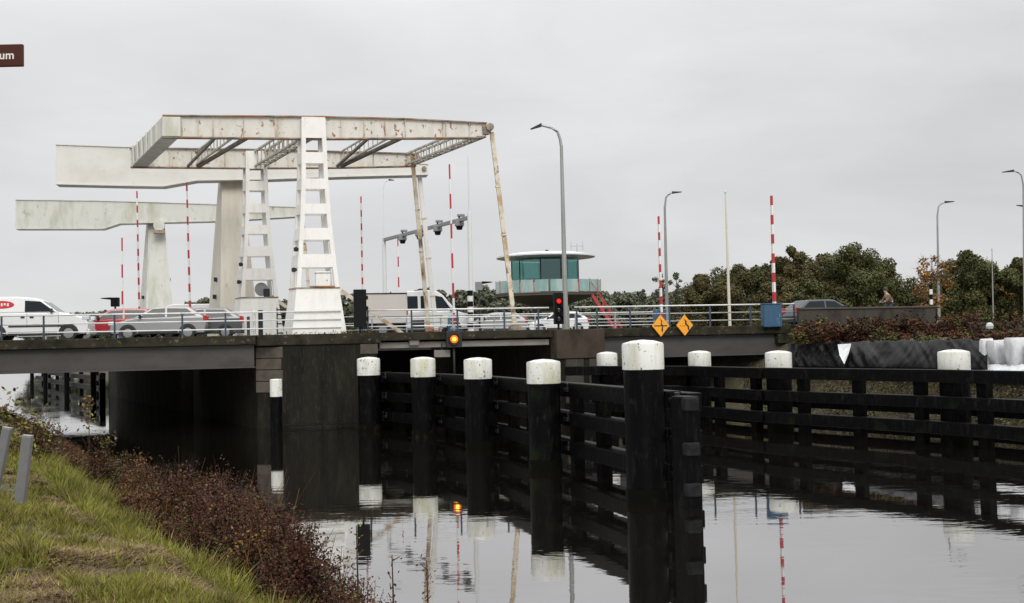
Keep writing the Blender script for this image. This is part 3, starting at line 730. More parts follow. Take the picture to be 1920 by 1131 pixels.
# ------------------------------------------------------------------ farther bridge: solid columns and plate beams
def column(label, t, top, w0, w1, d0, d1, m):
    c = thing("bridge_column", label, "bridge column", BP(0, t, DECK))
    b = MB()
    b.hexa([BP(s, t + y, DECK - 0.02) for s, y in [(-w0, -d0), (w0, -d0), (w0, d0), (-w0, d0)]], [BP(s, t + y, top) for s, y in [(-w1, -d1), (w1, -d1), (w1, d1), (-w1, d1)]])
    b.build("shaft", m, c, bevel=0.05)
    for sgn in (-1, 1):      # raised plates along the edges
        b = MB(); b.hexa([BP(s, t - d0 - 0.02 + y, DECK) for s, y in [(sgn * w0, 0), (sgn * (w0 - 0.14), 0), (sgn * (w0 - 0.14), 0.1), (sgn * w0, 0.1)]], [BP(s, t - d1 - 0.02 + y, top - 0.02) for s, y in [(sgn * w1, 0), (sgn * (w1 - 0.1), 0), (sgn * (w1 - 0.1), 0.1), (sgn * w1, 0.1)]]); b.build("edge_plate", m, c)
    for z_, x_ in ((6.9, -1), (6.0, -1.02), (8.1, 1)):
        b = MB(); p = BP(x_ * (w0 + (w1 - w0) * (z_ - DECK) / (top - DECK) + 0.08), t - 0.3, z_); b.box(p, (0.16, 0.16, 0.22), 0, (A, NA, UP))
        b.build("lamp_bracket", M['darkgrey'], c)
    return c
column("cream solid column just left of the rear ladder tower", 14.2, 12.25, 0.98, 0.52, 1.45, 0.40, M['cream'])
column("mossy white column of the farthest lift bridge, seen left of the cream one", 34.6, 12.6, 1.02, 0.48, 1.45, 0.40, M['mossy'])
def plate_beam(label, t, top, bot, th, m, knob):
    P = [PT(x, y, t) for x, y in top] + [PT(x, y, t) for x, y in reversed(bot)]
    o = thing("balance_beam", label, "balance beam", PT(top[0][0], bot[0][1], t))
    b = MB(); b.prism([p - NA * th / 2 for p in P], NA * th); b.build("plate", m, o, bevel=0.02)
    b = MB()
    for line, off in ((top, 0.02), (bot, -0.02)):
        for q0, q1 in zip(line, line[1:]):
            b.bar(PT(*q0, t) + UP * off, PT(*q1, t) + UP * off, th + 0.1, 0.04)
    b.build("rim", M['beamgrey'] if m == M['beamgrey'] else M['mossy'], o)
    b = MB(); c = PT(*knob, t)
    b.lathe(c - NA * (th / 2 + 0.12), [(0.02, 0), (0.13, 0.01), (0.13, th + 0.23), (0.02, th + 0.24)], 12, 0, (A, UP, NA))
    b.build("pin", M['flange'], o)
    return o
plate_beam("long pale grey plate beam with deep tail, behind the near frame", 13.6, [(108, 275), (430, 286), (640, 300), (801, 311)], [(108, 347), (240, 350), (308, 351), (370, 340), (500, 338), (640, 333), (801, 329)], 0.9, M['beamgrey'], (793, 319))
plate_beam("mossy white plate beam, lowest and farthest on the left", 34.0, [(32, 377), (190, 379), (300, 382), (567, 391)], [(32, 430), (195, 430), (226, 420), (420, 415), (567, 406)], 0.9, M['mossy'], (565, 398))
m1 = thing("beam_bearing", "rust stained bearing block on the mossy column head", "bearing", BP(0, 34.2, 11.7))
b = MB(); b.lathe(BP(0.0, 33.3, 11.75), [(0.02, 0), (0.38, 0.02), (0.38, 0.3), (0.02, 0.32)], 14, 0, (A, UP, NA)); b.build("bearing_disc", M['mossy'], m1)
b = MB(); b.box(BP(0, 33.3, 11.3), (0.75, 0.3, 0.25), 0, (A, NA, UP)); b.build("bearing_seat", M['flange'], m1, bevel=0.02)
rod("grey rod hanging from the pale grey beam's tip, right of the rusty one", 13.6, PT(786, 326, 13.6), BP(sx(815, 590, 13.6), 13.4, DECK + 0.1), 0.24, 'beamgrey')
rod("thin rod hanging from the tip of the mossy far beam", 34.0, PT(567, 404, 34), BP(sx(585, 600, 34), 33.9, DECK + 0.1), 0.22, 'rod')

# ------------------------------------------------------------------ mooring posts and fender walls
M['tide'] = mat("algae_tide_band", (0.0035, 0.0036, 0.0026), 0.8, 0, [((0.018, 0.017, 0.011), 5.0, (1, 1, 0.6), 0.56, 0.7, 0.8)], spec=0.03)
def mooring_post(label, px, D, dia, top_z, cap_h, group):
    p = PD(px, 690, D); p.z = -1.2
    t_ = thing("mooring_post", label, "mooring post", p, group=group)
    r = dia / 2; cz = top_z - cap_h
    MB().lathe((p.x, p.y, 0), [(r * 0.95, -1.2), (r * 0.97, cz)], 24).build("shaft", M['black'], t_)
    MB().lathe((p.x, p.y, 0), [(r * 1.0, -0.3), (r * 1.012, 0.02), (r * 1.008, 0.16), (r * 0.985, 0.24)], 24).build("tide_band", M['tide'], t_)
    MB().lathe((p.x, p.y, cz + 0.002), [(r * 1.01, 0), (r * 1.02, 0.02), (r * 1.02, cap_h - 0.09), (r * 0.985, cap_h - 0.05), (r * 0.55, cap_h + 0.0), (r * 0.05, cap_h + 0.02)], 28).build("cap", M['cap'], t_)
    return p
GL, GR = "white capped posts of the left fender", "white capped posts of the right fender"
Lp = [mooring_post("white capped black post nearest the dark pier, first of the left fender", 691, 43.0, 0.88, 2.84, 0.70, GL),
      mooring_post("white capped black post second from the dark pier in the left fender", 793, 39.5, 0.88, 2.84, 0.70, GL),
      mooring_post("white capped black post third from the dark pier in the left fender", 896, 35.0, 0.88, 2.84, 0.66, GL),
      mooring_post("broad white capped post just left of the tallest one", 1019, 29.0, 0.88, 2.84, 0.62, GL),
      mooring_post("tallest and nearest white capped post, speckled with black", 1206, 23.0, 0.86, 3.30, 0.60, GL)]
Rp = [mooring_post("white capped post farthest back, left of the tallest post", 1138.5, 46.4, 0.86, 2.80, 0.66, GR),
      mooring_post("white capped post below the right span girder, right of the tallest post", 1312, 43.2, 0.87, 2.80, 0.66, GR),
      mooring_post("white capped post below the blue cabinet", 1460, 38.6, 0.90, 2.80, 0.66, GR),
      mooring_post("white capped post in front of the black sheet's right end", 1789, 32.8, 0.90, 2.80, 0.66, GR),
      mooring_post("outermost white capped post of the right fender, past the edge", 2140, 27.5, 0.90, 2.80, 0.66, GR)]
p = PD(518, 760, 42.3); p.z = -1
t_ = thing("mooring_post", "slim white topped post standing before the dark pier's corner", "mooring post", p)
MB().lathe((p.x, p.y, 0), [(0.225, -1), (0.225, 1.42)], 20).build("shaft", M['black'], t_)
MB().lathe((p.x, p.y, 1.422), [(0.232, 0), (0.232, 0.64), (0.2, 0.67), (0.02, 0.68)], 20).build("cap", M['cap'], t_)

WZ = [(1.86, 2.24), (1.10, 1.46), (0.34, 0.72)]
def fender(label, pts, off, n_up, dbl, uw=0.34):
    """wales bolted along a line of posts; uprights on the channel face"""
    f = thing("fender_wall", label, "fender", (pts[0].x, pts[0].y, 0))
    L = [Vector((p.x, p.y, 0)) for p in pts]
    for lay in range(2 if dbl else 1):
        for i, (a_, b_) in enumerate(zip(L, L[1:])):
            d = (b_ - a_).normalized(); side = Vector((-d.y, d.x, 0))
            if side.dot(N) < 0: side = -side
            o1 = side * (off + lay * 0.48 * (1 if off > 0 else -1))
            e = d * 0.12
            for k, (z0, z1) in enumerate(WZ):
                b = MB(); zz = 0.0 if lay == 0 else -0.06
                b.bar(a_ + o1 - e * (i == 0) + UP * ((z0 + z1) / 2 + zz), b_ + o1 + e * (i == len(L) - 2) - d * 0.012 + UP * ((z0 + z1) / 2 + zz), 0.28, z1 - z0)
                b.build("wale", M['black'], f, bevel=0.025)
    tot = sum((b_ - a_).length for a_, b_ in zip(L, L[1:]))
    for q in range(n_up):
        s = tot * (q + 0.5) / n_up
        for a_, b_ in zip(L, L[1:]):
            ln = (b_ - a_).length
            if s <= ln: break
            s -= ln
        d = (b_ - a_).normalized(); side = Vector((-d.y, d.x, 0))
        if side.dot(N) < 0: side = -side
        c = a_ + d * s + side * (off + 0.31)
        wob = random.uniform(-0.05, 0.05)
        b = MB(); b.bar(c + UP * -1.2, c + UP * (2.13 + wob) , 0.30, uw, 0, d); b.build("upright", M['black'], f, bevel=0.02)
    return f
endL = Vector((3.55, 22.3, 0))
fl = fender("black timber fender wall running from the dark pier to the tallest post", [PD(700, 690, 45.0)] + [p for p in Lp[:4]] + [Lp[4], Lp[4] + (Lp[4] - Lp[3]).normalized() * 0.1], 0.62, 13, True)
# heavy end timber of the left fender, with worn bearing blocks
ep = PD(1289, 900, 22.0)
e_ = thing("fender_end_pile", "square black end timber right of the tallest post, with worn blocks", "pile", (ep.x, ep.y, -1.2))
MB().bar((ep.x, ep.y, -1.2), (ep.x, ep.y, 2.18), 0.50, 0.36, 0, N).build("pile", M['black'], e_, bevel=0.03)
for z_ in (2.03, 1.15, 0.35):
    MB().box((ep.x + 0.05, ep.y - 0.2, z_), (0.30, 0.3, 0.26), 0, (A, NA, UP)).build("worn_block", M['worn'], e_, bevel=0.03)
fl2 = fender("black timber fender wall with open rails along the right bank", [PD(1066, 690, 46.6), Rp[0], Rp[1], Rp[2], Rp[3], Rp[4], Rp[4] + (Rp[4] - Rp[3]) * 0.6], -0.62, 12, False)
rr_ = [Vector((p.x, p.y, 0)) + N * 0.75 for p in Rp]
for a_, b_ in zip(rr_, rr_[1:]):
    d_ = (b_ - a_).normalized() * 0.01
    MB().bar(a_ + d_ + UP * 0.98, b_ - d_ + UP * 0.98, 0.26, 0.36).build("rear_wale", M['black'], fl2, bevel=0.025)
    MB().bar(a_ + d_ + UP * 0.25, b_ - d_ + UP * 0.25, 0.26, 0.36).build("rear_wale", M['black'], fl2, bevel=0.025)
M['plate'] = mat("wet_steel_clamp", (0.012, 0.0125, 0.013), 0.3, 0, [((0.05, 0.03, 0.02), 4, (1, 1, 1), 0.56, 0.68, 0.7)], spec=0.35)
for i, pst in enumerate(Lp):                # steel clamps and bolt heads where the wales meet the posts
    d_ = (Lp[min(i + 1, 4)] - Lp[max(i - 1, 0)]); d_.z = 0; d_.normalize()
    sd = Vector((-d_.y, d_.x, 0)); sd = sd if sd.dot(N) > 0 else -sd
    for z_ in (2.05, 1.28, 0.53):
        c = Vector((pst.x, pst.y, z_)) + sd * 0.5 + d_ * 0.42
        b = MB(); b.box(c, (0.3, 0.16, 0.10), 0, (d_, sd, UP)); b.box(c + UP * 0.1 + d_ * 0.1, (0.08, 0.12, 0.16), 0, (d_, sd, UP)); b.build("clamp", M['plate'], fl, bevel=0.015)
# fender beyond the bridge
GF = "black posts beyond the bridge"
Fp = []
for k, (px, D) in enumerate(((192, 74), (175, 80), (125, 92), (85, 105), (60, 120))):
    q = PD(px, 720, D); q.z = -1
    t_ = thing("mooring_post", "slim white capped post in the canal beyond, seen under the left span" if px == 192 else "black post standing in the canal, seen under the left span", "mooring post", q, group=None if px == 192 else GF)
    MB().lathe((q.x, q.y, 0), [(0.2, -1), (0.2, 1.4)], 14).build("shaft", M['black'], t_)
    MB().lathe((q.x, q.y, 1.402), [(0.21, 0), (0.21, 0.4), (0.02, 0.45)], 14).build("cap", M['cap'] if px == 192 else M['black'], t_)
    Fp.append(q)
fender("low black fender seen far behind under the left span", Fp[1:], 0.5, 6, False)

# ------------------------------------------------------------------ signals on the bridge
def signal(label, px, py0, py1, t, w, lit, group=None):
    top, bot = PT(px, py0, t), PT(px, py1, t)
    base = BP(sx(px, py1, t), t, DECK)
    s = thing("boat_signal", label, "signal light", base)
    c = (top + bot) / 2; h = top.z - bot.z
    MB().box(c, (w, 0.26, h), 0, (A, NA, UP)).build("housing", M['dark'], s, bevel=0.02)
    MB().tube([(c.x + NA.x * .05, c.y + NA.y * .05, DECK - 0.02), (c.x + NA.x * .05, c.y + NA.y * .05, bot.z + 0.02)], 0.05, 8).build("post", M['darkgrey'], s)
    for k in range(3):
        z = top.z - h * (0.22 + 0.28 * k) - (0.06 if lit else 0)
        cc = Vector((c.x, c.y, z)) - NA * 0.131
        if lit:
            v = MB()
            v.lathe(cc, [(0.155, 0), (0.155, -0.12), (0.14, -0.12), (0.14, 0)], 16, 0, (A, UP, NA)); v.build("visor", M['dark'], s)
            MB().lathe(cc - NA * 0.012, [(0.02, -0.02), (0.085, -0.005), (0.115, 0.008)], 16, 0, (A, UP, NA)).build("lens", M['redlamp'] if k == 0 else M['lens'], s)
        else:
            v = MB(); v.lathe(cc + NA * 0.262, [(0.155, 0), (0.155, 0.2), (0.14, 0.2), (0.14, 0)], 16, 0, (A, UP, NA)); v.build("visor", M['dark'], s)
            v = MB(); v.box(cc + A * (w / 2 + 0.03) - NA * 0.0 + NA * 0.12, (0.08, 0.2, 0.16), 0, (A, NA, UP)); v.build("side_hood", M['dark'], s)
    return s
signal("tall dark unlit signal box at the left end of the lifting leaf", 675, 543, 614, -0.05, 0.52, False)
signal("dark signal box with lit red lamp beside the street lamp's foot", 1047, 549, 608, -0.05, 0.40, True)
q = PT(851, 636, -0.12)
am = thing("warning_lamp", "lit amber lamp in a dark square housing under the lifting leaf edge", "signal light", (q.x, q.y, q.z - 0.4))
MB().box(q, (0.66, 0.18, 0.70), 0, (A, NA, UP)).build("housing", M['darkgrey'], am, bevel=0.02)
MB().lathe(q - NA * 0.092, [(0.24, 0), (0.24, -0.10), (0.21, -0.10), (0.21, 0)], 18, 0, (A, UP, NA)).build("visor", M['rustpier'], am)
MB().lathe(q - NA * 0.102, [(0.02, -0.03), (0.11, -0.018), (0.17, 0.0)], 18, 0, (A, UP, NA)).build("lens", M['amber'], am)
MB().lathe(q - NA * 0.128, [(0.015, -0.02), (0.06, -0.008), (0.082, 0.0)], 12, 0, (A, UP, NA)).build("bulb", M['ambercore'], am)
MB().tube([q + NA * 0.05 - UP * 0.34, q + NA * 0.05 - UP * 1.5], 0.05, 8).build("hanger", M['darkgrey'], am)
MB().tube([q + NA * 0.02 + UP * 0.34, q + NA * 0.02 + UP * 0.62], [0.1, 0.06], 8).build("top_mount", M['midgrey'], am)
q = PT(829, 663, 0.2)
sp = thing("number_plate_board", "small blank grey board hanging below the lifting leaf", "board", q)
MB().box(q, (0.68, 0.05, 0.30), 0, (A, NA, UP)).build("board", M['girder2'], sp, bevel=0.01)
MB().bar(q + UP * 0.15 + NA * 0.04, q + UP * 0.42 + NA * 0.04, 0.05, 0.05).build("hanger", M['darkgrey'], sp)

def diamond(label, px, py, second):
    c = PT(px, py, -0.16); s = thing("diamond_sign", label, "sign", (c.x, c.y, c.z - 0.5), group="orange diamond signs on the right span")
    r = 0.455 if not second else 0.44
    X, Y = A, UP
    P = lambda x, y, o=0.0: c + X * x + Y * y - NA * o
    b = MB(); b.prism([P(r * 0.88, 0), P(0, r * 1.06), P(-r * 0.88, 0), P(0, -r * 1.06)], NA * 0.03); b.build("board", M['orange'], s, bevel=0.008)
    b = MB()
    lw = 0.028
    if not second:
        b.bar(P(-0.30, 0.0, .006), P(0.30, 0.0, .006), 0.008, 0.045, 0)
        b.prism([P(-.05, .34, .006), P(.03, .18, .006), P(.00, .05, .006), P(.05, -.05, .006), P(.02, -.2, .006), P(.06, -.3, .006), P(.10, -.2, .006), P(.10, .02, .006), P(.05, .1, .006), P(.08, .2, .006)], NA * 0.004)
    else:
        b.prism([P(-.05, .30, .006), P(.02, .16, .006), P(.00, .06, .006), P(.12, -.06, .006), P(.14, -.2, .006), P(.20, -.24, .006), P(.20, -.04, .006), P(.08, .08, .006), P(.09, .18, .006)], NA * 0.004)
    b.build("symbol", M['inkblack'], s)
    if second:
        b = MB(); b.bar(P(-0.24, -0.02, .005), P(0.1, -0.02, .005), 0.006, 0.035, 0); b.build("faded_line", M['ochre'], s)
    b = MB(); b.bar(c + NA * 0.05 - UP * 0.3, c + NA * 0.05 + UP * 0.3, 0.05, 0.04, 0, A); b.bar(c + NA * 0.07 - UP * 0.2, c + NA * 0.25 - UP * 0.2, 0.05, 0.05); b.build("bracket", M['galv'], s)
diamond("orange diamond sign with black horizontal bar and lightning arrow, the left one", 1239, 611, False)
diamond("orange diamond sign with a black zigzag and faded bar, the right one", 1284, 610, True)

# ------------------------------------------------------------------ barrier booms
def boom(label, px, py0, py1, D, w, n, cabinet=None, rotz=TH, thick=0.1):
    top, bot = PD(px[0], py0, D), PD(px[1], py1, D)
    base = Vector((bot.x, bot.y, DECK - 0.02))
    t_ = thing("barrier_boom", label, "barrier", base, group="raised red and white barrier booms")
    cab_h = 1.0 if cabinet is None else cabinet
    b = MB(); b.box((base.x, base.y, DECK + cab_h / 2 - 0.02), (0.55, 0.5, cab_h), 0, (A, NA, UP)); b.build("cabinet", M['bluebox'], t_, bevel=0.03)
    start = min(bot.z, DECK + cab_h) - 0.3
    bot = Vector((bot.x, bot.y, start))
    off = -NA * 0.3
    m1 = MB()
    top2 = Vector((bot.x, bot.y, 0)) + Vector((top.x - PD(px[1], py1, D).x, 0, top.z))
    for k in range(n):
        a_ = bot.lerp(top2, k / n) + off; b_ = bot.lerp(top2, (k + 1) / n) + off
        m1.bar(a_, b_, w * (1 - 0.35 * k / n), thick * (1 - 0.3 * k / n), 0 if (n - k) % 2 else 1, A)
    m1.build("boom", [M['red'], M['white']], t_)
    b = MB(); c = Vector((base.x, base.y, start + 0.25)) - NA * 0.27; b.lathe(c, [(0.02, -0.02), (0.16, -0.02), (0.16, 0.05), (0.02, 0.06)], 14, 0, (A, UP, NA)); b.build("hub", M['darkgrey'], t_)
    return t_
boom("short raised barrier boom at the far left, beside the mossy column", (230, 231), 447, 600, 70, 0.20, 7)
boom("slim raised barrier boom directly left of the mossy column", (258, 263), 360, 600, 62, 0.17, 19)
boom("raised barrier boom between the mossy column and the cream column", (351, 358), 345, 600, 54, 0.20, 17)
boom("raised barrier boom right of the near tower, over the dark signal box", (676, 680), 370, 600, 62, 0.17, 19)
boom("short raised barrier boom under the signal gantry's left end", (745, 748), 444, 600, 84, 0.24, 9)
boom("tall broad barrier boom under the signal gantry's right part", (841, 850), 310, 605, 60, 0.21, 11)
boom("raised barrier boom behind the left orange diamond", (1231, 1237), 407, 605, 56, 0.18, 14)
boom("raised barrier boom on the blue cabinet at the right end of the railing", (1441, 1447), 369, 590, 50.2, 0.21, 13)
q = PT(1447, 612, -0.05)
bc = thing("blue_cabinet", "bright blue control cabinet at the right end of the right railing", "cabinet", (q.x, q.y, DECK - 0.1))
MB().box((q.x, q.y, DECK + 0.42), (0.86, 0.4, 1.02), 0, (A, NA, UP)).build("body", M['bluebox'], bc, bevel=0.03)
MB().box((q.x, q.y, DECK + 0.95), (0.92, 0.46, 0.04), 0, (A, NA, UP)).build("lid", M['bluebox'], bc, bevel=0.01)
MB().box(Vector((q.x, q.y, DECK + 0.42)) - NA * 0.206 + A * 0.3, (0.03, 0.03, 0.16), 0, (A, NA, UP)).build("handle", M['midgrey'], bc)

# ------------------------------------------------------------------ street lamps, poles, gantry
def lamp(label, foot, top, D, arm, r0=0.10, m='galv', head=0.75, zbase=DECK - 0.02, droop=-0.02):
    """foot/top: photo points of the pole; arm: horizontal reach (m, + right)"""
    f, t = PD(*foot, D), PD(*top, D)
    base = Vector((f.x, f.y, zbase))
    L = thing("street_lamp", label, "street lamp", base, group="street lamps")
    tt = Vector((t.x, f.y, t.z)); ax = Vector((1, 0, 0)) * (1 if arm > 0 else -1)
    a = abs(arm)
    mid = base.lerp(tt, 0.55)
    MB().tube([base, base.lerp(tt, 0.12), base.lerp(tt, 0.12), mid, tt - UP * 0.5], [r0 * 1.5, r0 * 1.45, r0, r0 * 0.8, r0 * 0.6], 10).build("pole", M[m], L)
    MB().tube([tt - UP * 0.55, tt - UP * 0.2 + ax * 0.05, tt + ax * a * 0.18 + UP * 0.12, tt + ax * a * 0.5 + UP * 0.3, tt + ax * a + UP * 0.42], [r0 * 0.62, r0 * 0.55, r0 * 0.5, r0 * 0.48, r0 * 0.45], 8).build("arm", M[m], L)
    e = tt + ax * a + UP * 0.42
    h = MB(); w_ = 0.14
    tip = e + ax * head + UP * droop
    h.hexa([e - Vector((0, w_ * .6, 0)) - UP * 0.06, tip - Vector((0, w_ * .5, 0)) - UP * 0.03, tip + Vector((0, w_ * .5, 0)) - UP * 0.03, e + Vector((0, w_ * .6, 0)) - UP * 0.06] if True else [],
           [e - Vector((0, w_ * .5, 0)) + UP * 0.10, tip - Vector((0, w_ * .4, 0)) + UP * 0.02, tip + Vector((0, w_ * .4, 0)) + UP * 0.02, e + Vector((0, w_ * .5, 0)) + UP * 0.10])
    h.build("lamp_head", M['darkgrey'], L, bevel=0.02)
    return L
lamp("tallest street lamp with arm to the left, rising before the control house", (1061, 612), (1052, 252), 48.2, -0.85, 0.115, 'galv', 0.5, droop=-0.16)
lamp("street lamp with arm to the right, beside the left orange diamond's boom", (1251, 600), (1246, 374), 72, 0.5, 0.12, 'galv', 0.65, droop=0.05)
lamp("street lamp with arm to the right, beside the yellow leaved sapling", (1760, 585), (1757, 391), 78, 0.55, 0.10, 'galv', 0.7, zbase=3.1, droop=0.05)
lamp("thin street lamp glimpsed behind the balance frame, left of the rods", (722, 600), (718, 347), 95, 0.5, 0.07, 'gantry', 0.5)
lamp("tall street lamp at the right edge of the photo, arm to the left", (1921, 600), (1918, 332), 74, -0.6, 0.09, 'galv', 0.8, zbase=3.1, droop=-0.06)
lamp("lower street lamp at the right edge, seen under the tall one", (1929, 600), (1926, 396), 92, -0.3, 0.09, 'galv', 0.6, zbase=3.1, droop=0.1)
def pole(label, name, cat, foot, top, D, r, m, zbase=DECK):
    f, t = PD(*foot, D), PD(*top, D)
    L = thing(name, label, cat, (f.x, f.y, zbase))
    MB().tube([(f.x, f.y, zbase - 0.02), (f.x * .5 + t.x * .5, f.y, (zbase + t.z) / 2), (t.x, f.y, t.z)], [r, r * 0.8, r * 0.45], 8).build("shaft", M[m], L)
    MB().lathe((t.x, f.y, t.z), [(r * 0.5, 0), (r * 0.7, 0.05), (r * 0.7, 0.12), (0.01, 0.2)], 8).build("finial", M[m], L)
    return L
pole("plain cream flagpole standing before the trees, without a flag", "flagpole", "flagpole", (1368, 590), (1360, 363), 60, 0.085, 'creampole')
pole("thin pole with a small dark top above the right trees", "pole", "pole", (1862, 600), (1860, 470), 90, 0.06, 'galv', 3.1)
# gantry with lane signals across the second carriageway
G = thing("signal_gantry", "pale gantry crossing the farther road with four hanging lane signals", "gantry", BP(13.4, 16, DECK))
gR, gL = PD(880, 408, 61.6), PD(720, 450, 74.0)
def vert(p, z0, z1, r, name):
    return MB().tube([(p.x, p.y, z0), (p.x, p.y, z1)], [r, r * 0.85], 10).build(name, M['gantry'], G)
vert(gR, DECK - 0.02, gR.z + 0.25, 0.14, "tall_post"); vert(gR, gR.z + 0.2, PD(876, 292, 61.6).z, 0.05, "post_extension"); vert(gL, DECK - 0.02, gL.z + 0.15, 0.16, "short_post")
MB().bar(gL, gR - (gR - gL).normalized() * 0.02, 0.16, 0.2).build("cross_beam", M['midgrey'], G)
for k, f_ in enumerate((0.25, 0.46, 0.67, 0.90)):
    c = gL.lerp(gR, f_)
    hd = MB(); hd.box(c - UP * 0.16, (0.52, 0.3, 0.36), 0, (A, NA, UP)); hd.box(c + UP * 0.28 + A * 0.1, (0.42, 0.26, 0.14), 0, (A, NA, UP))
    ho = hd.build("lane_signal", M['midgrey'], G, bevel=0.03)
    hd = MB(); hd.lathe(c - UP * 0.35, [(0.21, 0), (0.15, -0.2), (0.02, -0.21)], 12); hd.build("lantern", M['dark'], ho)
    hd = MB(); hd.bar(c + UP * 0.05, c + UP * 0.25, 0.1, 0.1); hd.build("clamp", M['darkgrey'], ho)
# striped marker posts
def striped(label, px, py0, py1, D, r):
    t, f = PD(px, py0, D), PD(px, py1, D)
    L = thing("striped_post", label, "marker post", (f.x, f.y, DECK - 0.02))
    n = 8; z0 = DECK - 0.02; b = MB()
    for k in range(n):
        b.lathe((f.x, f.y, z0 + (t.z - z0) * k / n), [(r, 0), (r, (t.z - z0) / n - 0.001)], 10, k % 2)
    b.build("shaft", [M['signwhite'], M['dark']], L)
    return L
striped("black and white banded post at the foot of the gantry's tall post", 882, 545, 585, 60.5, 0.16)
striped("black and white banded post beside the lamp and yellow sapling", 1747, 533, 590, 70, 0.10)
def horn(label, px, py, D, flip, m):
    c = PD(px, py, D); L = thing("road_signal", label, "signal light", (c.x, c.y, DECK - 0.02))
    MB().tube([(c.x, c.y, DECK - 0.02), (c.x, c.y, c.z)], 0.05, 8).build("post", M['darkgrey'], L)
    MB().box((c.x, c.y, c.z + 0.1), (0.42, 0.3, 0.5)).build("housing", M[m], L, bevel=0.03)
    s = -1 if flip else 1
    MB().hexa([(c.x + s * .18, c.y - .15, c.z + .22), (c.x + s * .18, c.y + .15, c.z + .22), (c.x + s * .78, c.y + .12, c.z + .30), (c.x + s * .78, c.y - .12, c.z + .30)],
              [(c.x + s * .18, c.y - .15, c.z + .36), (c.x + s * .18, c.y + .15, c.z + .36), (c.x + s * .70, c.y + .12, c.z + .34), (c.x + s * .70, c.y - .12, c.z + .34)]).build("visor", M['dark'], L)
horn("grey signal box with dark visor pointing right, beside the banded post", 898, 540, 62, False, 'midgrey')
horn("dark signal with visor pointing left, above the red car", 216, 570, 60, True, 'dark')

# ------------------------------------------------------------------ control house
cD = 92.0
cc = PD(1027, 556, cD); base = Vector((cc.x, cc.y, 3.15))
H = thing("control_house", "round bridge control house with teal glass and white disc roof", "control house", base)
zf = cc.z
X3, Y3 = Vector((1, 0, 0)), Vector((0, 1, 0))
pxm = FPX / cD
ox = cc.x; oy = cc.y
MB().lathe((ox, oy, 0), [(1.35, 3.1), (1.35, zf - 0.9), (2.2, zf - 0.55), (4.0, zf - 0.02)], 24).build("stem", M['soffit'], H)
MB().box((ox + 0.7, oy - 1.6, 3.1 + 1.3), (2.6, 1.8, 2.6)).build("stem_room", M['stem'], H, bevel=0.05)
def ell(rx, ry, z0, z1, n=28, cx=0.0, m=0):
    b = MB(); lo = [Vector((ox + cx + rx * math.cos(2 * math.pi * k / n), oy + ry * math.sin(2 * math.pi * k / n), z0)) for k in range(n)]
    b.prism(lo, UP * (z1 - z0), m); return b
ell(4.5, 3.4, zf, zf + 0.22, cx=0.05).build("platform", M['soffit'], H)
ell(4.53, 3.43, zf + 0.15, zf + 0.21, cx=0.05).build("platform_rim", M['soffit'], H)
# balustrade of glass panels on red posts
nb = 22
bal = []
for k in range(nb):
    a_ = 2 * math.pi * (k + 0.5) / nb
    bal.append(Vector((ox + 0.05 + 4.42 * math.cos(a_), oy + 3.32 * math.sin(a_), zf + 0.22)))
for k in range(nb):
    p0, p1 = bal[k], bal[(k + 1) % nb]
    e = (p1 - p0)
    if k in (4,): pass
    b = MB(); b.bar(p0 + e * 0.06 + UP * 0.56, p1 - e * 0.06 + UP * 0.56, 0.03, 0.98); b.build("balustrade_panel", M['frosted'], H)
for p0 in bal: MB().bar(p0, p0 + UP * 1.12, 0.055, 0.055).build("balustrade_post", M['redsteel'], H)
# cabin: polygonal glass room
nc = 9; rx, ry = 2.86, 2.3
zc0, zc1 = zf + 0.22, PD(1027, 489, cD).z
ring = [Vector((ox - 0.12 + rx * math.cos(2 * math.pi * (k + 0.5) / nc), oy + ry * math.sin(2 * math.pi * (k + 0.5) / nc), 0)) for k in range(nc)]
zs_ = zc0 + 0.95
for k in range(nc):
    p0, p1 = ring[k], ring[(k + 1) % nc]; e = p1 - p0
    b = MB(); b.bar(p0 + e * 0.02 + UP * (zc0 + zs_) / 2, p1 - e * 0.02 + UP * (zc0 + zs_) / 2, 0.08, zs_ - zc0); b.build("lower_panel", M['pinkwhite'] if k % 3 else M['stem'], H)
    b = MB(); b.bar(p0 + e * 0.03 + UP * (zs_ + zc1) / 2, p1 - e * 0.03 + UP * (zs_ + zc1) / 2, 0.03, zc1 - zs_); b.build("window", M['teal'], H)
b = MB()
for p0 in ring: b.bar(p0 + UP * zc0, p0 + UP * zc1, 0.09, 0.09)
for k in range(nc):
    b.bar(ring[k] + UP * zs_, ring[(k + 1) % nc] + UP * zs_, 0.1, 0.07)
b.build("window_frame", M['darkgrey'], H)
b = MB(); b.box((ox + 0.6, oy + 0.6, (zc0 + zc1) / 2), (2.3, 1.6, zc1 - zc0 - 0.02)); b.build("inner_core", M['stem'], H)
b = MB(); b.box((ox + 0.1, oy - 0.7, zs_ + 0.35), (0.5, 0.5, 1.3)); b.box((ox - 1.0, oy - 0.9, zs_ + 0.05), (1.6, 0.7, 0.5)); b.build("console", M['dark'], H, bevel=0.04)
rz = PD(1027, 484, cD).z
MB().lathe((ox - 0.1, oy, rz), [(2.5, -0.06), (4.15, 0.0), (4.15, 0.12), (3.0, 0.34), (1.6, 0.46), (0.05, 0.5)], 40).build("roof", M['roofwhite'], H)
b = MB()
ap = PD(1082, 476, cD)
b.tube([(ap.x, oy, rz + 0.2), (ap.x, oy, rz + 1.15)], 0.03, 6); b.tube([(ap.x - 0.5, oy, rz + 0.95), (ap.x + 0.5, oy, rz + 0.95)], 0.02, 6)
for dx in (-0.5, 0.5): b.tube([(ap.x + dx, oy, rz + 0.6), (ap.x + dx, oy, rz + 1.3)], 0.02, 6)
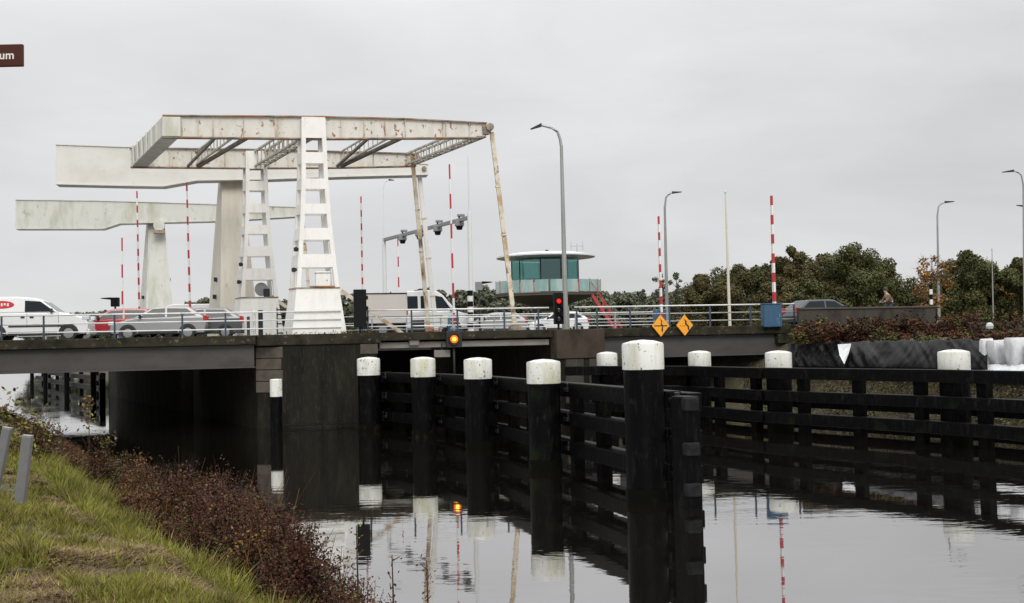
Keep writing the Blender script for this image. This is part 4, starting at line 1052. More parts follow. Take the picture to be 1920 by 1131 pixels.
b.build("antenna", M['galv'], H)
b = MB(); b.box((ox + 0.0, oy - 0.3, rz + 0.56), (0.26, 0.2, 0.2)); b.build("roof_vent", M['dark'], H)
# red stairway
st = thing("outside_stair", "red railed stairway climbing to the control house at its right", "stairway", (ox + 5.2, oy - 1.5, 3.15))
s0, s1 = Vector((ox + 3.5, oy - 1.5, zf + 0.1)), Vector((ox + 6.0, oy - 1.7, 3.2))
for dy in (-0.5, 0.5):
    b = MB(); b.bar(s0 + Y3 * dy, s1 + Y3 * dy, 0.07, 0.22); b.build("stringer", M['redsteel'], st)
    b = MB(); b.bar(s0 + Y3 * dy + UP * 1.0, s1 + Y3 * dy + UP * 1.0, 0.06, 0.06)
    for k in range(6):
        p0 = s0.lerp(s1, k / 5) + Y3 * dy; b.bar(p0, p0 + UP * 1.0, 0.05, 0.05)
    b.build("handrail", M['redsteel'], st)
for k in range(12):
    p0 = s0.lerp(s1, (k + 0.5) / 12); b = MB(); b.box(p0, (0.26, 1.0, 0.03)); b.build("tread", M['midgrey'], st)

# ------------------------------------------------------------------ vehicles
def vehicle(name, label, cat, loc, rotz, Lh, W, body, upper, zb, k, paint, windows, wscreen, wheels, wr=0.31, lights=True, extra=None, group=None, bumper=True):
    """profiles are (x,z) with x forward; body = lower hull outline, upper = cabin outline"""
    v = thing(name, label, cat, loc, rotz, group=group, local=True)
    y = W / 2
    b = MB()
    n = len(body)
    b.prism([Vector((x, -y, z)) for x, z in body], Vector((0, W, 0)))
    bo = b.build("body", paint, v, bevel=0.045)
    yw = lambda z, o=0.0: y - 0.012 - k * (z - zb) + o
    b = MB(); nU = len(upper)
    vs_ = [Vector((x, -yw(z), z)) for x, z in upper] + [Vector((x, yw(z), z)) for x, z in upper]
    b.add(vs_, [tuple(range(nU - 1, -1, -1)), tuple(range(nU, 2 * nU))] + [(i, (i + 1) % nU, nU + (i + 1) % nU, nU + i) for i in range(nU)])
    b.build("cabin", paint, v, bevel=0.05)
    for w in windows:
        for sg in (-1, 1):
            b = MB(); a_ = [Vector((x, sg * yw(z, 0.008), z)) for x, z in w]; c_ = [Vector((x, sg * yw(z, -0.02), z)) for x, z in w]; m_ = len(w)
            b.add(a_ + c_, [tuple(range(m_)), tuple(range(2 * m_ - 1, m_ - 1, -1))] + [(i, (i + 1) % m_, m_ + (i + 1) % m_, m_ + i) for i in range(m_)])
            b.build("side_window", M['carglass'], v)
    for nm, ((x0, z0), (x1, z1)) in wscreen:
        d = Vector((x1 - x0, 0, z1 - z0)); nn = Vector((d.z, 0, -d.x)).normalized()
        if (nm == "windscreen") != (nn.x > 0): nn = -nn
        p0 = Vector((x0, 0, z0)) + d * 0.1; p1 = Vector((x0, 0, z0)) + d * 0.92
        q = [Vector((p.x, s_ * (yw(p.z) - 0.09), p.z)) for p, s_ in ((p0, -1), (p0, 1), (p1, 1), (p1, -1))]
        b = MB(); b.hexa([x_ - nn * 0.02 for x_ in q], [x_ + nn * 0.012 for x_ in q]); b.build(nm, M['carglass'], v)
    for wx in wheels:
        for sg in (-1, 1):
            yy = sg * (y - 0.10)
            w = MB(); w.lathe((wx, yy, wr), [(0.10, -0.11), (wr * 0.93, -0.11), (wr, -0.07), (wr, 0.07), (wr * 0.93, 0.118), (0.66 * wr, 0.118), (0.6 * wr, 0.09), (0.05, 0.09)], 20, 0, (X3, UP, Y3 * sg))
            wo = w.build("wheel", M['tyre'], v)
            w = MB(); w.lathe((wx, yy, wr), [(0.02, 0.126), (0.3 * wr, 0.124), (0.64 * wr, 0.117), (0.64 * wr, 0.10), (0.02, 0.10)], 14, 0, (X3, UP, Y3 * sg)); w.build("rim", M['rim'], wo)
            w = MB()
            arc = [Vector((wx + (wr + 0.075) * math.cos(t), sg * (y + 0.004), wr + (wr + 0.075) * math.sin(t))) for t in [math.pi * i / 14 for i in range(15)]]
            arc[0].z = arc[-1].z = wr - 0.08
            w.prism(arc, Vector((0, -sg * 0.03, 0))); w.build("wheel_arch", M['plastic'], v)
    xf = max(x for x, z in body); xr = min(x for x, z in body)
    if lights:
        for sg in (-1, 1):
            b = MB(); b.box((xf - 0.10, sg * (y - 0.2), zb - 0.22), (0.30, 0.42, 0.17)); b.build("headlight", M['lamp'], v, bevel=0.03)
            b = MB(); b.box((xr + 0.05, sg * (y - 0.1), zb - 0.05), (0.14, 0.22, 0.3)); b.build("tail_light", M['tail'], v, bevel=0.02)
            b = MB(); b.box((upper_front(upper) - 0.28, sg * (y + 0.09), zb + 0.10), (0.10, 0.2, 0.16)); b.build("mirror", M['plastic'] if not extra else extra.get('mirror', M['plastic']), v, bevel=0.02)
            b = MB(); b.box(((wheels[0] + wheels[-1]) / 2, sg * (y + 0.002), 0.32), (abs(wheels[0] - wheels[-1]) - 2 * wr - 0.25, 0.03, 0.14)); b.build("sill", M['plastic'], v)
        for xx in (xf - 0.02, xr + 0.02): MB().box((xx, 0, 0.36), (0.14, W - 0.08, 0.22)).build("bumper", M['plastic'] if not extra else extra.get('bumper', paint), v, bevel=0.04)
        b = MB(); b.box((xf + 0.05, 0, 0.52), (0.012, 0.5, 0.11)); b.build("number_plate", M['pinkwhite'], v)
    return v
def upper_front(u): return max(x for x, z in u)
ROADZ = DECK - 0.06
# compact delivery van, facing right
vx = PT(172, 620, 2.6); vloc = Vector((vx.x, vx.y, ROADZ)) - A * 2.13
vb = [(2.02, 0.28), (2.13, 0.42), (2.13, 0.72), (2.06, 0.92), (1.55, 1.08), (1.0, 1.16), (-2.12, 1.16), (-2.16, 0.5), (-2.1, 0.28)]
vu = [(1.02, 1.155), (0.36, 1.66), (0.1, 1.76), (-0.6, 1.82), (-1.9, 1.82), (-2.1, 1.74), (-2.14, 1.155)]
van = vehicle("delivery_van", "white delivery van with red oval emblem at the far left of the bridge", "van", vloc, TH, 4.3, 1.82, vb, vu, 1.15, 0.13, M['carwhite'],
    [[(0.86, 1.20), (0.30, 1.62), (-0.28, 1.66), (-0.28, 1.20)]], [("windscreen", ((1.0, 1.17), (0.36, 1.66))), ("rear_window", ((-2.14, 1.2), (-2.1, 1.72)))], [1.38, -1.36], 0.315, extra={'bumper': M['carwhite'], 'mirror': M['plastic']})
for sg in (-1, 1):
    b = MB(); b.lathe((-1.15, sg * 0.863, 1.50), [(0.01, 0.012), (0.16, 0.012), (0.16, 0.0)], 22, 0, (X3 * 2.9, UP, Y3 * sg)); em = b.build("emblem", M['logo'], van)
    for k in range(5):
        MB().box((-1.38 + k * 0.115, sg * 0.877, 1.50 + 0.02 * (k % 2)), (0.07, 0.006, 0.09 if k % 2 else 0.12)).build("emblem_mark", M['signwhite'], em)
b = MB()
for sg in (-1, 1): b.box((0.2, sg * 0.916, 0.62), (2.2, 0.03, 0.075))
b.build("side_moulding", M['plastic'], van, bevel=0.01)
for sg in (-1, 1):
    for xx in (-0.02, -0.36): MB().box((xx, sg * 0.918, 0.98), (0.15, 0.04, 0.06)).build("door_handle", M['plastic'], van, bevel=0.01)
    for xx in (-0.2, 1.0, -1.3): MB().box((xx, sg * 0.911, 0.85), (0.012, 0.006, 0.6)).build("door_seam", M['plastic'], van)

hb = [(1.9, 0.26), (2.0, 0.42), (1.96, 0.68), (1.2, 0.90), (0.9, 0.95), (-1.95, 0.98), (-2.02, 0.6), (-1.95, 0.26)]
hu = [(1.02, 0.945), (0.25, 1.38), (0.0, 1.43), (-1.3, 1.42), (-1.9, 1.0), (-1.9, 0.945)]
hw = [[(0.78, 0.98), (0.22, 1.33), (-0.3, 1.36), (-0.3, 0.98)], [(-0.38, 0.98), (-0.38, 1.36), (-1.2, 1.34), (-1.6, 1.02)]]
hs = [("windscreen", ((1.0, 0.96), (0.25, 1.38))), ("rear_window", ((-1.9, 1.0), (-1.3, 1.42)))]
def car(label, px, t, paint, left=True, name="parked_car", z=ROADZ, W=1.75):
    p = PT(px, 610, t); return vehicle(name, label, "car", (p.x, p.y, z), TH + (math.pi if left else 0), 4, W, hb, hu, 0.94, 0.28, paint, hw, hs, [1.25, -1.25], 0.30, group="cars on the bridge")
car("red hatchback facing left, just right of the delivery van's nose", 222, 6.8, M['carred'], True, "hatchback_car")
car("silver car behind the left railing, between red car and cream column", 300, 5.2, M['carsilver'], True, "hatchback_car")
car("dark grey car behind the left railing, at the foot of the cream column", 372, 7.6, M['cardark'], True, "hatchback_car")
car("white car facing left behind the lit red signal", 1042, 24.5, M['carwhite'], True, "hatchback_car")
car("dark grey car with only its roof showing over the brown brush", 1546, 8.5, M['cardark'], False, "hatchback_car")
car("pale car far back on the second road, left of the leaning rod", 925, 24.0, M['carsilver'], True, "hatchback_car")
# taller white panel van behind
pv = PT(345, 600, 17.5)
bb = [(2.55, 0.3), (2.66, 0.5), (2.6, 0.95), (1.85, 1.18), (1.6, 1.22), (-2.6, 1.22), (-2.65, 0.5), (-2.6, 0.3)]
uu = [(1.66, 1.21), (0.85, 1.88), (0.5, 1.98), (-2.4, 1.98), (-2.6, 1.85), (-2.62, 1.21)]
vehicle("panel_van", "white panel van facing left, roof showing above the grey and silver cars", "van", (pv.x, pv.y, ROADZ), TH + math.pi, 5.2, 1.95, bb, uu, 1.2, 0.12, M['carwhite'],
    [[(1.35, 1.28), (0.75, 1.78), (0.2, 1.8), (0.2, 1.28)]], [("windscreen", ((1.66, 1.22), (0.85, 1.88)))], [1.7, -1.6], 0.33, extra={'bumper': M['plastic']})
# white truck with crew cab, facing right
tp = PT(778, 600, 16.2)
tb = [(2.75, 0.42), (2.92, 0.55), (2.90, 0.98), (2.75, 1.18), (2.3, 1.32), (2.1, 1.36), (-0.62, 1.36), (-0.62, 0.42)]
tu = [(2.2, 1.35), (1.5, 2.22), (1.2, 2.44), (0.7, 2.52), (-0.55, 2.48), (-0.62, 1.35)]
truck = vehicle("flatbed_truck", "white truck with cream box body and lime stripe, behind the lifting leaf", "truck", (tp.x, tp.y, ROADZ), TH, 6, 2.0, tb, tu, 1.34, 0.10, M['carwhite'],
    [[(1.95, 1.40), (1.42, 2.14), (0.92, 2.24), (0.92, 1.40)], [(0.62, 1.5), (0.62, 2.2), (0.22, 2.2), (0.22, 1.5)], [(0.06, 1.5), (0.06, 2.2), (-0.52, 2.2), (-0.52, 1.5)]], [("windscreen", ((2.18, 1.38), (1.45, 2.28)))], [2.05, -1.9], 0.36)
b = MB(); b.box((-1.75, 0, 1.52), (2.35, 2.05, 1.62)); bx = b.build("box_body", M['pinkwhite'], truck, bevel=0.03)
b = MB(); b.box((-1.75, 0, 2.36), (2.42, 2.1, 0.06)); b.build("roof_rim", M['darkgrey'], bx)
b = MB(); b.box((-1.2, 0, 0.58), (3.2, 1.0, 0.2)); b.build("chassis", M['plastic'], truck)
b = MB()
for sg in (-1, 1): b.box((1.25, sg * 1.004, 0.98), (1.5, 0.012, 0.09))
b.build("lime_stripe", M['lime'], truck)
for sg in (-1, 1): MB().box((0.05, sg * 1.0, 0.62), (0.7, 0.06, 0.5)).build("side_tank", M['plastic'], truck, bevel=0.04)
b = MB(); b.box((0.2, 0, 2.52), (0.5, 1.3, 0.07)); b.build("light_bar", M['darkgrey'], truck, bevel=0.02)

# ------------------------------------------------------------------ right bank: wall, sheet, bags, rider
q0, q1 = PT(1496, 590, -0.6), PT(1752, 590, -0.6)
w_ = thing("roadside_wall", "low grey parapet along the road behind the brown brush", "wall", (q0.x, q0.y, 3.0))
MB().bar((q0.x, q0.y, 3.75), (q1.x, q1.y, 3.75), 0.22, 1.44).build("wall_face", M['pierlight'], w_, bevel=0.02)
MB().bar((q0.x, q0.y, 4.512), (q1.x, q1.y, 4.512), 0.32, 0.08).build("coping", M['stone'], w_, bevel=0.01)
# black sheet on the bank shoulder
def bank_pt(px, z, u):
    # point on vertical sheet at canal coordinate u whose picture column is px
    d = ray(px, 640); k = u / (d.x * N.x + d.y * N.y); p = CAMP + d * k
    return Vector((p.x, p.y, z))
sh = MB(); nx, nz = 220, 26; grid = []
def ridge(x, y, z): return 1 - 2 * abs(mnoise.noise(Vector((x, y, z))))
for j in range(nz + 1):
    for i in range(nx + 1):
        px = 1478 + (1850 - 1478) * i / nx; f_ = j / nz; q_ = i * 0.055
        wav = 0.20 * mnoise.noise(Vector((q_ * 1.1, f_ * 0.8, 1.0))) + 0.13 * ridge(q_ * 1.6 + f_ * 1.4, f_ * 0.9, 4) + 0.045 * ridge(q_ * 2.6 - f_ * 2.2, f_ * 1.6, 9) + 0.006 * mnoise.noise(Vector((q_ * 9, f_ * 9, 3)))
        topz = 2.96 + 0.14 * mnoise.noise(Vector((q_ * 0.9, 7, 2))) + 0.09 * ridge(q_ * 1.3, 2, 2)
        z = 2.0 + (topz - 2.0) * f_; u = 32.75 + 1.1 * f_ ** 1.3 - wav * (0.5 + 0.6 * math.sin(math.pi * f_))
        grid.append(bank_pt(px, z, u))
sh.add(grid, [(j * (nx + 1) + i, j * (nx + 1) + i + 1, (j + 1) * (nx + 1) + i + 1, (j + 1) * (nx + 1) + i) for j in range(nz) for i in range(nx)], 0, True)
sho = sh.build("plastic_sheet", M['sheet']); _tag(sho, "crumpled black plastic sheet draped over the right bank shoulder", "plastic sheet", None)
so = sho.modifiers.new("thick", 'SOLIDIFY'); so.thickness = 0.02
sc_ = MB()
P3 = [bank_pt(1579, 2.93, 33.35), bank_pt(1604, 2.96, 33.35), bank_pt(1598, 2.55, 33.0), bank_pt(1590, 2.16, 32.68), bank_pt(1582, 2.5, 32.9)]
sc_.prism([p - N * 0.25 for p in P3], N * 0.02)
o = sc_.build("plastic_scrap", M['bag']); _tag(o, "white triangular scrap lying on the black plastic sheet", "scrap", None)
def bag(px, w, h, z, u, lean, label):
    p = bank_pt(px, z, u)
    t_ = thing("bulk_bag", label, "bag", p, group="white bags on the right bank")
    b = MB(); n = 24; rings = []
    for j in range(11):
        f_ = j / 10; r = w / 2 * (0.96 + 0.10 * math.sin(math.pi * f_)) * (1 if f_ < 0.9 else 1 - (f_ - 0.9) * 0.8)
        for k in range(n):
            a_ = 2 * math.pi * k / n; sq = 1 / (abs(math.cos(a_)) ** 5 + abs(math.sin(a_)) ** 5) ** 0.2
            rr = r * sq * (1 + 0.06 * mnoise.noise(Vector((k * 0.9 + px, f_ * 3, 0))))
            rings.append(p + A * (rr * math.cos(a_) + lean * f_) + NA * (0.7 * rr * math.sin(a_)) + UP * (h * f_ * (1 + 0.05 * mnoise.noise(Vector((math.cos(a_) * 1.3, math.sin(a_) * 1.3, px)))) ))
    b.add(rings, [(j * n + k, j * n + (k + 1) % n, (j + 1) * n + (k + 1) % n, (j + 1) * n + k) for j in range(10) for k in range(n)], 0, True)
    b.add(rings[-n:], [tuple(range(n))]); b.add(rings[:n], [tuple(range(n - 1, -1, -1))])
    b.build("sack", M['bag'], t_)
    MB().bar(p + A * (lean - w * 0.36) + UP * (h * 0.985) - NA * 0.1, p + A * (lean + w * 0.36) + UP * (h * 0.985) - NA * 0.1, 0.05, 0.035).build("seam", M['rail'], t_)
bag(1851, 0.46, 1.05, 2.0, 33.4, -0.03, "narrow white bag next to the black sheet's right end")
bag(1878, 0.72, 0.96, 2.05, 33.6, -0.16, "leaning white bag between the narrow bag and the photo's right edge")
bag(1914, 0.80, 1.04, 2.05, 33.5, -0.18, "white bag cut off by the right edge of the photo")
bag(1955, 0.80, 0.95, 2.05, 33.5, -0.10, "white bag beyond the right edge of the photo")
q = bank_pt(1857, 3.55, 36.6)
o = MB().lathe(q, [(0.12, -0.12), (0.15, -0.02), (0.12, 0.07), (0.04, 0.12)], 7, 0, None, False).build("plastic_bag", M['bag']); _tag(o, "small crumpled white bag lying in the brush near the right edge", "litter", None)
# pale gravel strip of sheets below
fl_ = MB(); nx = 40; gr = []
for j in range(3):
    for i in range(nx + 1):
        px = 1800 + 220 * i / nx
        gr.append(bank_pt(px, 1.72 + 0.22 * j + 0.06 * mnoise.noise(Vector((i * 0.6, j, 0))), 32.6 + 0.25 * j))
fl_.add(gr, [(j * (nx + 1) + i, j * (nx + 1) + i + 1, (j + 1) * (nx + 1) + i + 1, (j + 1) * (nx + 1) + i) for j in range(2) for i in range(nx)], 0, True)
o = fl_.build("white_ground_cloth", M['bag']); _tag(o, "flat white cloth strip lying below the white bags", "ground cloth", None)
o.modifiers.new("thick", 'SOLIDIFY').thickness = 0.02

# cyclist on the road behind the parapet
rp = PD(1664, 575, 54.0); rb = Vector((rp.x, rp.y, ROADZ))
bk = thing("bicycle", "bicycle under the tan coated rider, hidden up to its handlebar", "bicycle", rb, math.pi + TH * 0.5, local=True)
def wheel_(x, name):
    w = MB(); w.lathe((x, 0, 0.34), [(0.335, -0.02), (0.345, 0), (0.335, 0.02), (0.31, 0.015), (0.31, -0.015), (0.335, -0.02)], 22, 0, (X3, UP, Y3)); 
    for k in range(8):
        a_ = math.pi * k / 8; w.bar((x + .31 * math.cos(a_), 0, .34 + .31 * math.sin(a_)), (x - .31 * math.cos(a_), 0, .34 - .31 * math.sin(a_)), .006, .006)
    w.build("wheel", M['tyre'], bk)
wheel_(0.55, 'w'); wheel_(-0.52, 'w')
b = MB(); b.tube([(0.55, 0, .34), (0.42, 0, 0.95), (0.36, 0, 1.08)], 0.018, 6); b.tube([(0.42, 0, 0.85), (-0.08, 0, 0.3)], 0.018, 6); b.tube([(-0.08, 0, .3), (-0.22, 0, 0.92)], 0.018, 6); b.tube([(-0.08, 0, .3), (-.52, 0, .34), (-0.2, 0, .8), (0.42, 0, 0.9)], 0.014, 6)
b.build("frame", M['dark'], bk)
b = MB(); b.tube([(0.22, -0.28, 1.1), (0.36, -0.1, 1.1), (0.36, 0.1, 1.1), (0.22, 0.28, 1.1)], 0.014, 6); b.build("handlebar", M['rim'], bk)
b = MB(); b.box((-0.24, 0, 0.95), (0.25, 0.15, 0.06)); b.build("saddle", M['dark'], bk, bevel=0.02)
rider = thing("person", "person in a tan coat riding a bicycle behind the parapet", "person", rb, math.pi + TH * 0.5, local=True)
def skin_fig(name, pts, edges, rad, m, parent):
    me = bpy.data.meshes.new(name); me.from_pydata(pts, edges, []); me.materials.append(m)
    o = bpy.data.objects.new(name, me); COL.objects.link(o); o.parent = parent
    o.modifiers.new("skin", 'SKIN'); 
    if not me.skin_vertices: me.skin_vertices.new() if hasattr(me.skin_vertices, 'new') else None
    bm = bmesh.new(); bm.from_mesh(me); lay = bm.verts.layers.skin.verify()
    for i, v in enumerate(bm.verts):
        v[lay].radius = (rad[i], rad[i]); v[lay].use_root = (i == 0)
    bm.to_mesh(me); bm.free()
    s = o.modifiers.new("sub", 'SUBSURF'); s.levels = 2; s.render_levels = 2
    return o
bpts = [(-0.22, 0, 1.02), (-0.12, 0, 1.25), (0.02, 0, 1.46), (0.06, 0, 1.55), (0.09, 0, 1.64), (0.10, 0, 1.76),
        (0.0, -0.19, 1.43), (0.10, -0.25, 1.20), (0.28, -0.27, 1.12), (0.0, 0.19, 1.43), (0.10, 0.25, 1.20), (0.28, 0.27, 1.12),
        (-0.2, -0.1, 0.98), (0.16, -0.11, 0.86), (0.0, -0.11, 0.45), (0.1, -0.11, 0.38), (-0.2, 0.1, 0.98), (0.08, 0.11, 0.68), (-0.1, 0.11, 0.25), (0.02, 0.11, 0.19)]
bed = [(0, 1), (1, 2), (2, 3), (3, 4), (4, 5), (2, 6), (6, 7), (7, 8), (2, 9), (9, 10), (10, 11), (0, 12), (12, 13), (13, 14), (14, 15), (0, 16), (16, 17), (17, 18), (18, 19)]
brad = [0.13, 0.13, 0.13, 0.055, 0.095, 0.085, 0.055, 0.042, 0.035, 0.055, 0.042, 0.035, 0.09, 0.07, 0.045, 0.04, 0.09, 0.07, 0.045, 0.04]
pb = skin_fig("body", bpts, bed, brad, M['skin'], rider)
skin_fig("coat", [bpts[i] for i in (0, 1, 2, 6, 7, 9, 10)] + [(0.24, -0.265, 1.135), (0.24, 0.265, 1.135)], [(0, 1), (1, 2), (2, 3), (3, 4), (4, 7), (2, 5), (5, 6), (6, 8)], [0.17, 0.16, 0.155, 0.075, 0.06, 0.075, 0.06, 0.05, 0.05], M['coat'], rider)
skin_fig("trousers", [bpts[i] for i in (0, 12, 13, 14, 16, 17, 18)], [(0, 1), (1, 2), (2, 3), (0, 4), (4, 5), (5, 6)], [0.15, 0.105, 0.085, 0.06, 0.105, 0.085, 0.06], M['trouser'], rider)
MB().lathe((0.075, 0, 1.70), [(0.105, -0.02), (0.115, 0.04), (0.09, 0.11), (0.02, 0.14)], 12).build("hair", M['hair'], rider)

# ------------------------------------------------------------------ left bank: stakes and brown sign
for (bx_, by_), (tx_, ty_), D, w, lab in (((36, 955), (52, 818), 12.4, 0.108, "leaning grey stake on the grass bank, the right one of two"), ((-6, 900), (14, 803), 14.2, 0.11, "leaning grey stake cut off by the photo's left edge")):
    f_, t2 = PD(bx_, by_, D), PD(tx_, ty_, D)
    d = (f_ - t2).normalized()
    s = thing("bank_stake", lab, "stake", f_)
    b = MB(); b.bar(f_ + d * 0.35, t2, w, 0.09, 0, Y3); b.build("stake_shaft", M['stake'], s, bevel=0.012)
    b = MB(); b.bar(t2, t2 - d * 0.012, w * 0.92, 0.08, 0, Y3); b.build("stake_top", M['galv'], s)
SD = 10.0
c0, c1 = PD(-190, 82 - 4, SD), PD(44, 124, SD)
sg_ = thing("direction_sign", "brown direction sign with white letters um at the top left corner", "sign", (PD(-150, 900, SD).x, SD, 1.6))
ez = (PD(44, 83, SD) - PD(-150, 83 + 4, SD)).normalized()
hgt = 0.205
ctr = PD(-70, 106, SD)
exx = Vector((1, 0, 0))
pr, pl = PD(44, 104, SD), PD(-190, 108, SD)
b = MB(); b.hexa([Vector((pl.x, SD - .02, pr.z - hgt / 2)), Vector((pr.x, SD - .02, pr.z - hgt / 2)), Vector((pr.x, SD + .02, pr.z - hgt / 2)), Vector((pl.x, SD + .02, pr.z - hgt / 2))],
                 [Vector((pl.x, SD - .02, pr.z + hgt / 2)), Vector((pr.x, SD - .02, pr.z + hgt / 2)), Vector((pr.x, SD + .02, pr.z + hgt / 2)), Vector((pl.x, SD + .02, pr.z + hgt / 2))])
b.build("board", M['brown'], sg_, bevel=0.008)
fc = bpy.data.curves.new("lettering", 'FONT'); fc.body = "um"; fc.size = 0.108; fc.offset = 0.0015; fc.align_x = 'RIGHT'; fc.align_y = 'CENTER'; fc.extrude = 0.002; fc.space_character = 1.05
fc.materials.append(M['signwhite'])
tmp = bpy.data.objects.new("lettering_curve", fc); COL.objects.link(tmp)
bpy.context.view_layer.update()
fme = bpy.data.meshes.new_from_object(tmp.evaluated_get(bpy.context.evaluated_depsgraph_get()))
bpy.data.objects.remove(tmp)
fo = bpy.data.objects.new("lettering", fme); COL.objects.link(fo); fo.parent = sg_
pt_ = PD(29, 107, SD)
fo.location = Vector((pt_.x, SD - 0.023, pr.z - 0.004)) - sg_.location; fo.rotation_euler = (R(90), 0, 0)
b = MB(); b.tube([(pl.x + 0.12, SD + 0.07, 1.5), (pl.x + 0.12, SD + 0.07, pr.z + hgt)], 0.04, 10); b.build("pole", M['galv'], sg_)

# ------------------------------------------------------------------ trees
def crown_points(n, blobs):
    w = np.array([b[3] ** 2 for b in blobs]); w /= w.sum()
    out, nr = [], []
    for i, (x, y, z, r) in enumerate(blobs):
        k = int(n * w[i]); d = rng.normal(size=(k, 3)); d /= np.linalg.norm(d, axis=1)[:, None]
        rad = r * rng.uniform(0.35, 1.0, k) ** 0.5 * rng.uniform(0.82, 1.12, k)
        out.append(np.array([x, y, z]) + d * rad[:, None] * np.array([1, 1, 0.9])); nr.append(d + np.array([0, 0, 0.35]))
    return np.concatenate(out), np.concatenate(nr)
def make_tree(name, label, cat, H_, spread, nleaf, lsize, mats, trunk_r, seed, base_frac=0.22, nbl=26, group=None, sparse=False):
    r_ = random.Random(seed)
    T = thing(name, label, cat, (0, 0, 0), 0, group=group, local=True)
    b = MB(); b.tube([(0, 0, -0.4), (0.05, 0.02, H_ * 0.25), (0.0, 0.05, H_ * 0.55), (0.05, 0, H_ * 0.92)], [trunk_r * 1.25, trunk_r, trunk_r * 0.6, 0.03], 8)
    blobs = []
    for k in range(nbl):
        f_ = base_frac + (1 - base_frac) * ((k + r_.random()) / nbl)
        prof = math.sin(math.pi * min(1, max(0, (f_ - base_frac * 0.4) / (1.05 - base_frac * 0.4)))) ** 0.6
        a_ = r_.uniform(0, 6.283); rr = spread * prof * r_.uniform(0.15, 0.88)
        z = H_ * f_ * 0.94
        br_ = spread * r_.uniform(0.20, 0.40) * (0.75 if f_ > 0.85 else 1)
        p = (rr * math.cos(a_), rr * math.sin(a_), z)
        blobs.append((*p, br_))
        z0 = max(H_ * 0.12, z - rr * 0.9); b.tube([(0, 0, z0), (p[0] * 0.5, p[1] * 0.5, (z0 + z) / 2 + 0.1), p], [trunk_r * 0.45 * (1 - f_ * 0.5), trunk_r * 0.25, 0.02], 5)
    b.build("trunk", M['bark'], T)
    P, NR = crown_points(nleaf, blobs)
    V = leaf_quads(P, lsize, nrm=NR, jit=0.75); quads("crown", V, mats, rng.integers(0, len(mats), len(V)), T)
    if sparse:
        for bl in blobs:
            tw = MB()
            for k in range(4):
                d = Vector((r_.gauss(0, 1), r_.gauss(0, 1), r_.uniform(0.2, 1.6))).normalized(); c = Vector(bl[:3]); tw.tube([c, c + d * bl[3] * 1.6], [0.02, 0.006], 4)
            tw.build("twig", M['bark'], T)
    return T
def put(T, px, D, z=3.1):
    p = PD(px, 600, D); T.location = (p.x, p.y, z); T.rotation_euler = (0, 0, random.uniform(0, 6.28)); return T
GT = "trees of the wood on the right"
def th(px, py, D, z=3.1): return PD(px, py, D).z - z
def width(pxw, D): return pxw * D / FPX
TREES = [  # px, top py, half-width px, D, leaf set, label
    (1322, 512, 44, 128, L_BROWN, "olive brown tree at the left end of the wood, beside the sparse birches"),
    (1385, 492, 48, 124, L_BROWN, "brownish round tree behind the cream flagpole"),
    (1432, 494, 44, 132, L_DARK, "green tree just left of the boom on the blue cabinet"),
    (1484, 458, 46, 122, L_BROWN, "tall olive topped tree right of the boom on the blue cabinet"),
    (1545, 474, 46, 134, L_BROWN, "brown tinged tree between the olive topped tree and the big dome"),
    (1600, 455, 64, 126, L_DARK, "big dark green dome shaped tree, tallest of the wood"),
    (1655, 486, 46, 130, L_DARK, "dark green tree at the right flank of the big dome"),
    (1520, 520, 40, 112, L_DARK, "low dark tree in front of the wood, above the grey car"),
    (1440, 530, 44, 110, L_BROWN, "low brown tree in front of the wood, left of the blue cabinet"),
    (1290, 545, 34, 115, L_BROWN, "low bushy tree between the orange diamonds' lamp and the wood"),
    (1815, 466, 56, 118, L_DARK, "round green tree right of the lamp with the sapling"),
    (1868, 505, 38, 122, L_BROWN + [L_YELLOW[1], L_DARK[0]], "mixed green and orange tree second from the right edge"),
    (1912, 480, 40, 116, L_DARK, "green tree at the right edge of the photo"),
    (1770, 520, 38, 120, L_DARK, "dark low tree behind the yellow sapling"),
    (1965, 470, 50, 120, L_DARK, "green tree just past the right edge of the photo"),
]
for i, (px, py, hw_, D, ms, lab) in enumerate(TREES):
    H_ = th(px, py, D)
    put(make_tree("leafy_tree", lab, "tree", H_, width(hw_, D) * 1.12, 26000, 0.13, ms, 0.22, 100 + i, 0.06, 34, GT), px, D)
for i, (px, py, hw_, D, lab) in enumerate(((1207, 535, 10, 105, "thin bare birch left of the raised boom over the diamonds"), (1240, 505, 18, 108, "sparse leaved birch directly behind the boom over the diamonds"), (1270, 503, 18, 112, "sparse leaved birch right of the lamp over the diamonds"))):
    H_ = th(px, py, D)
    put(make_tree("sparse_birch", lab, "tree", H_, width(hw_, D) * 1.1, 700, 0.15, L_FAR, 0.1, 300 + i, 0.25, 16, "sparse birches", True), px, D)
D = 74; H_ = th(1757, 470, D)
put(make_tree("yellow_sapling", "thin sapling with sparse yellow autumn leaves beside the street lamp", "tree", H_, width(42, D), 1100, 0.10, L_YELLOW, 0.06, 400, 0.35, 16, None, True), 1752, D)
GB = "back row of the wood on the right"
rowa = [make_tree("leafy_tree", "olive green tree in the back row of the wood, only its top between nearer crowns", "tree", 10, 5.5, 13000, 0.18, ms, 0.2, 900 + q, 0.06, 30, GB) for q, ms in enumerate((L_BROWN, L_DARK))]
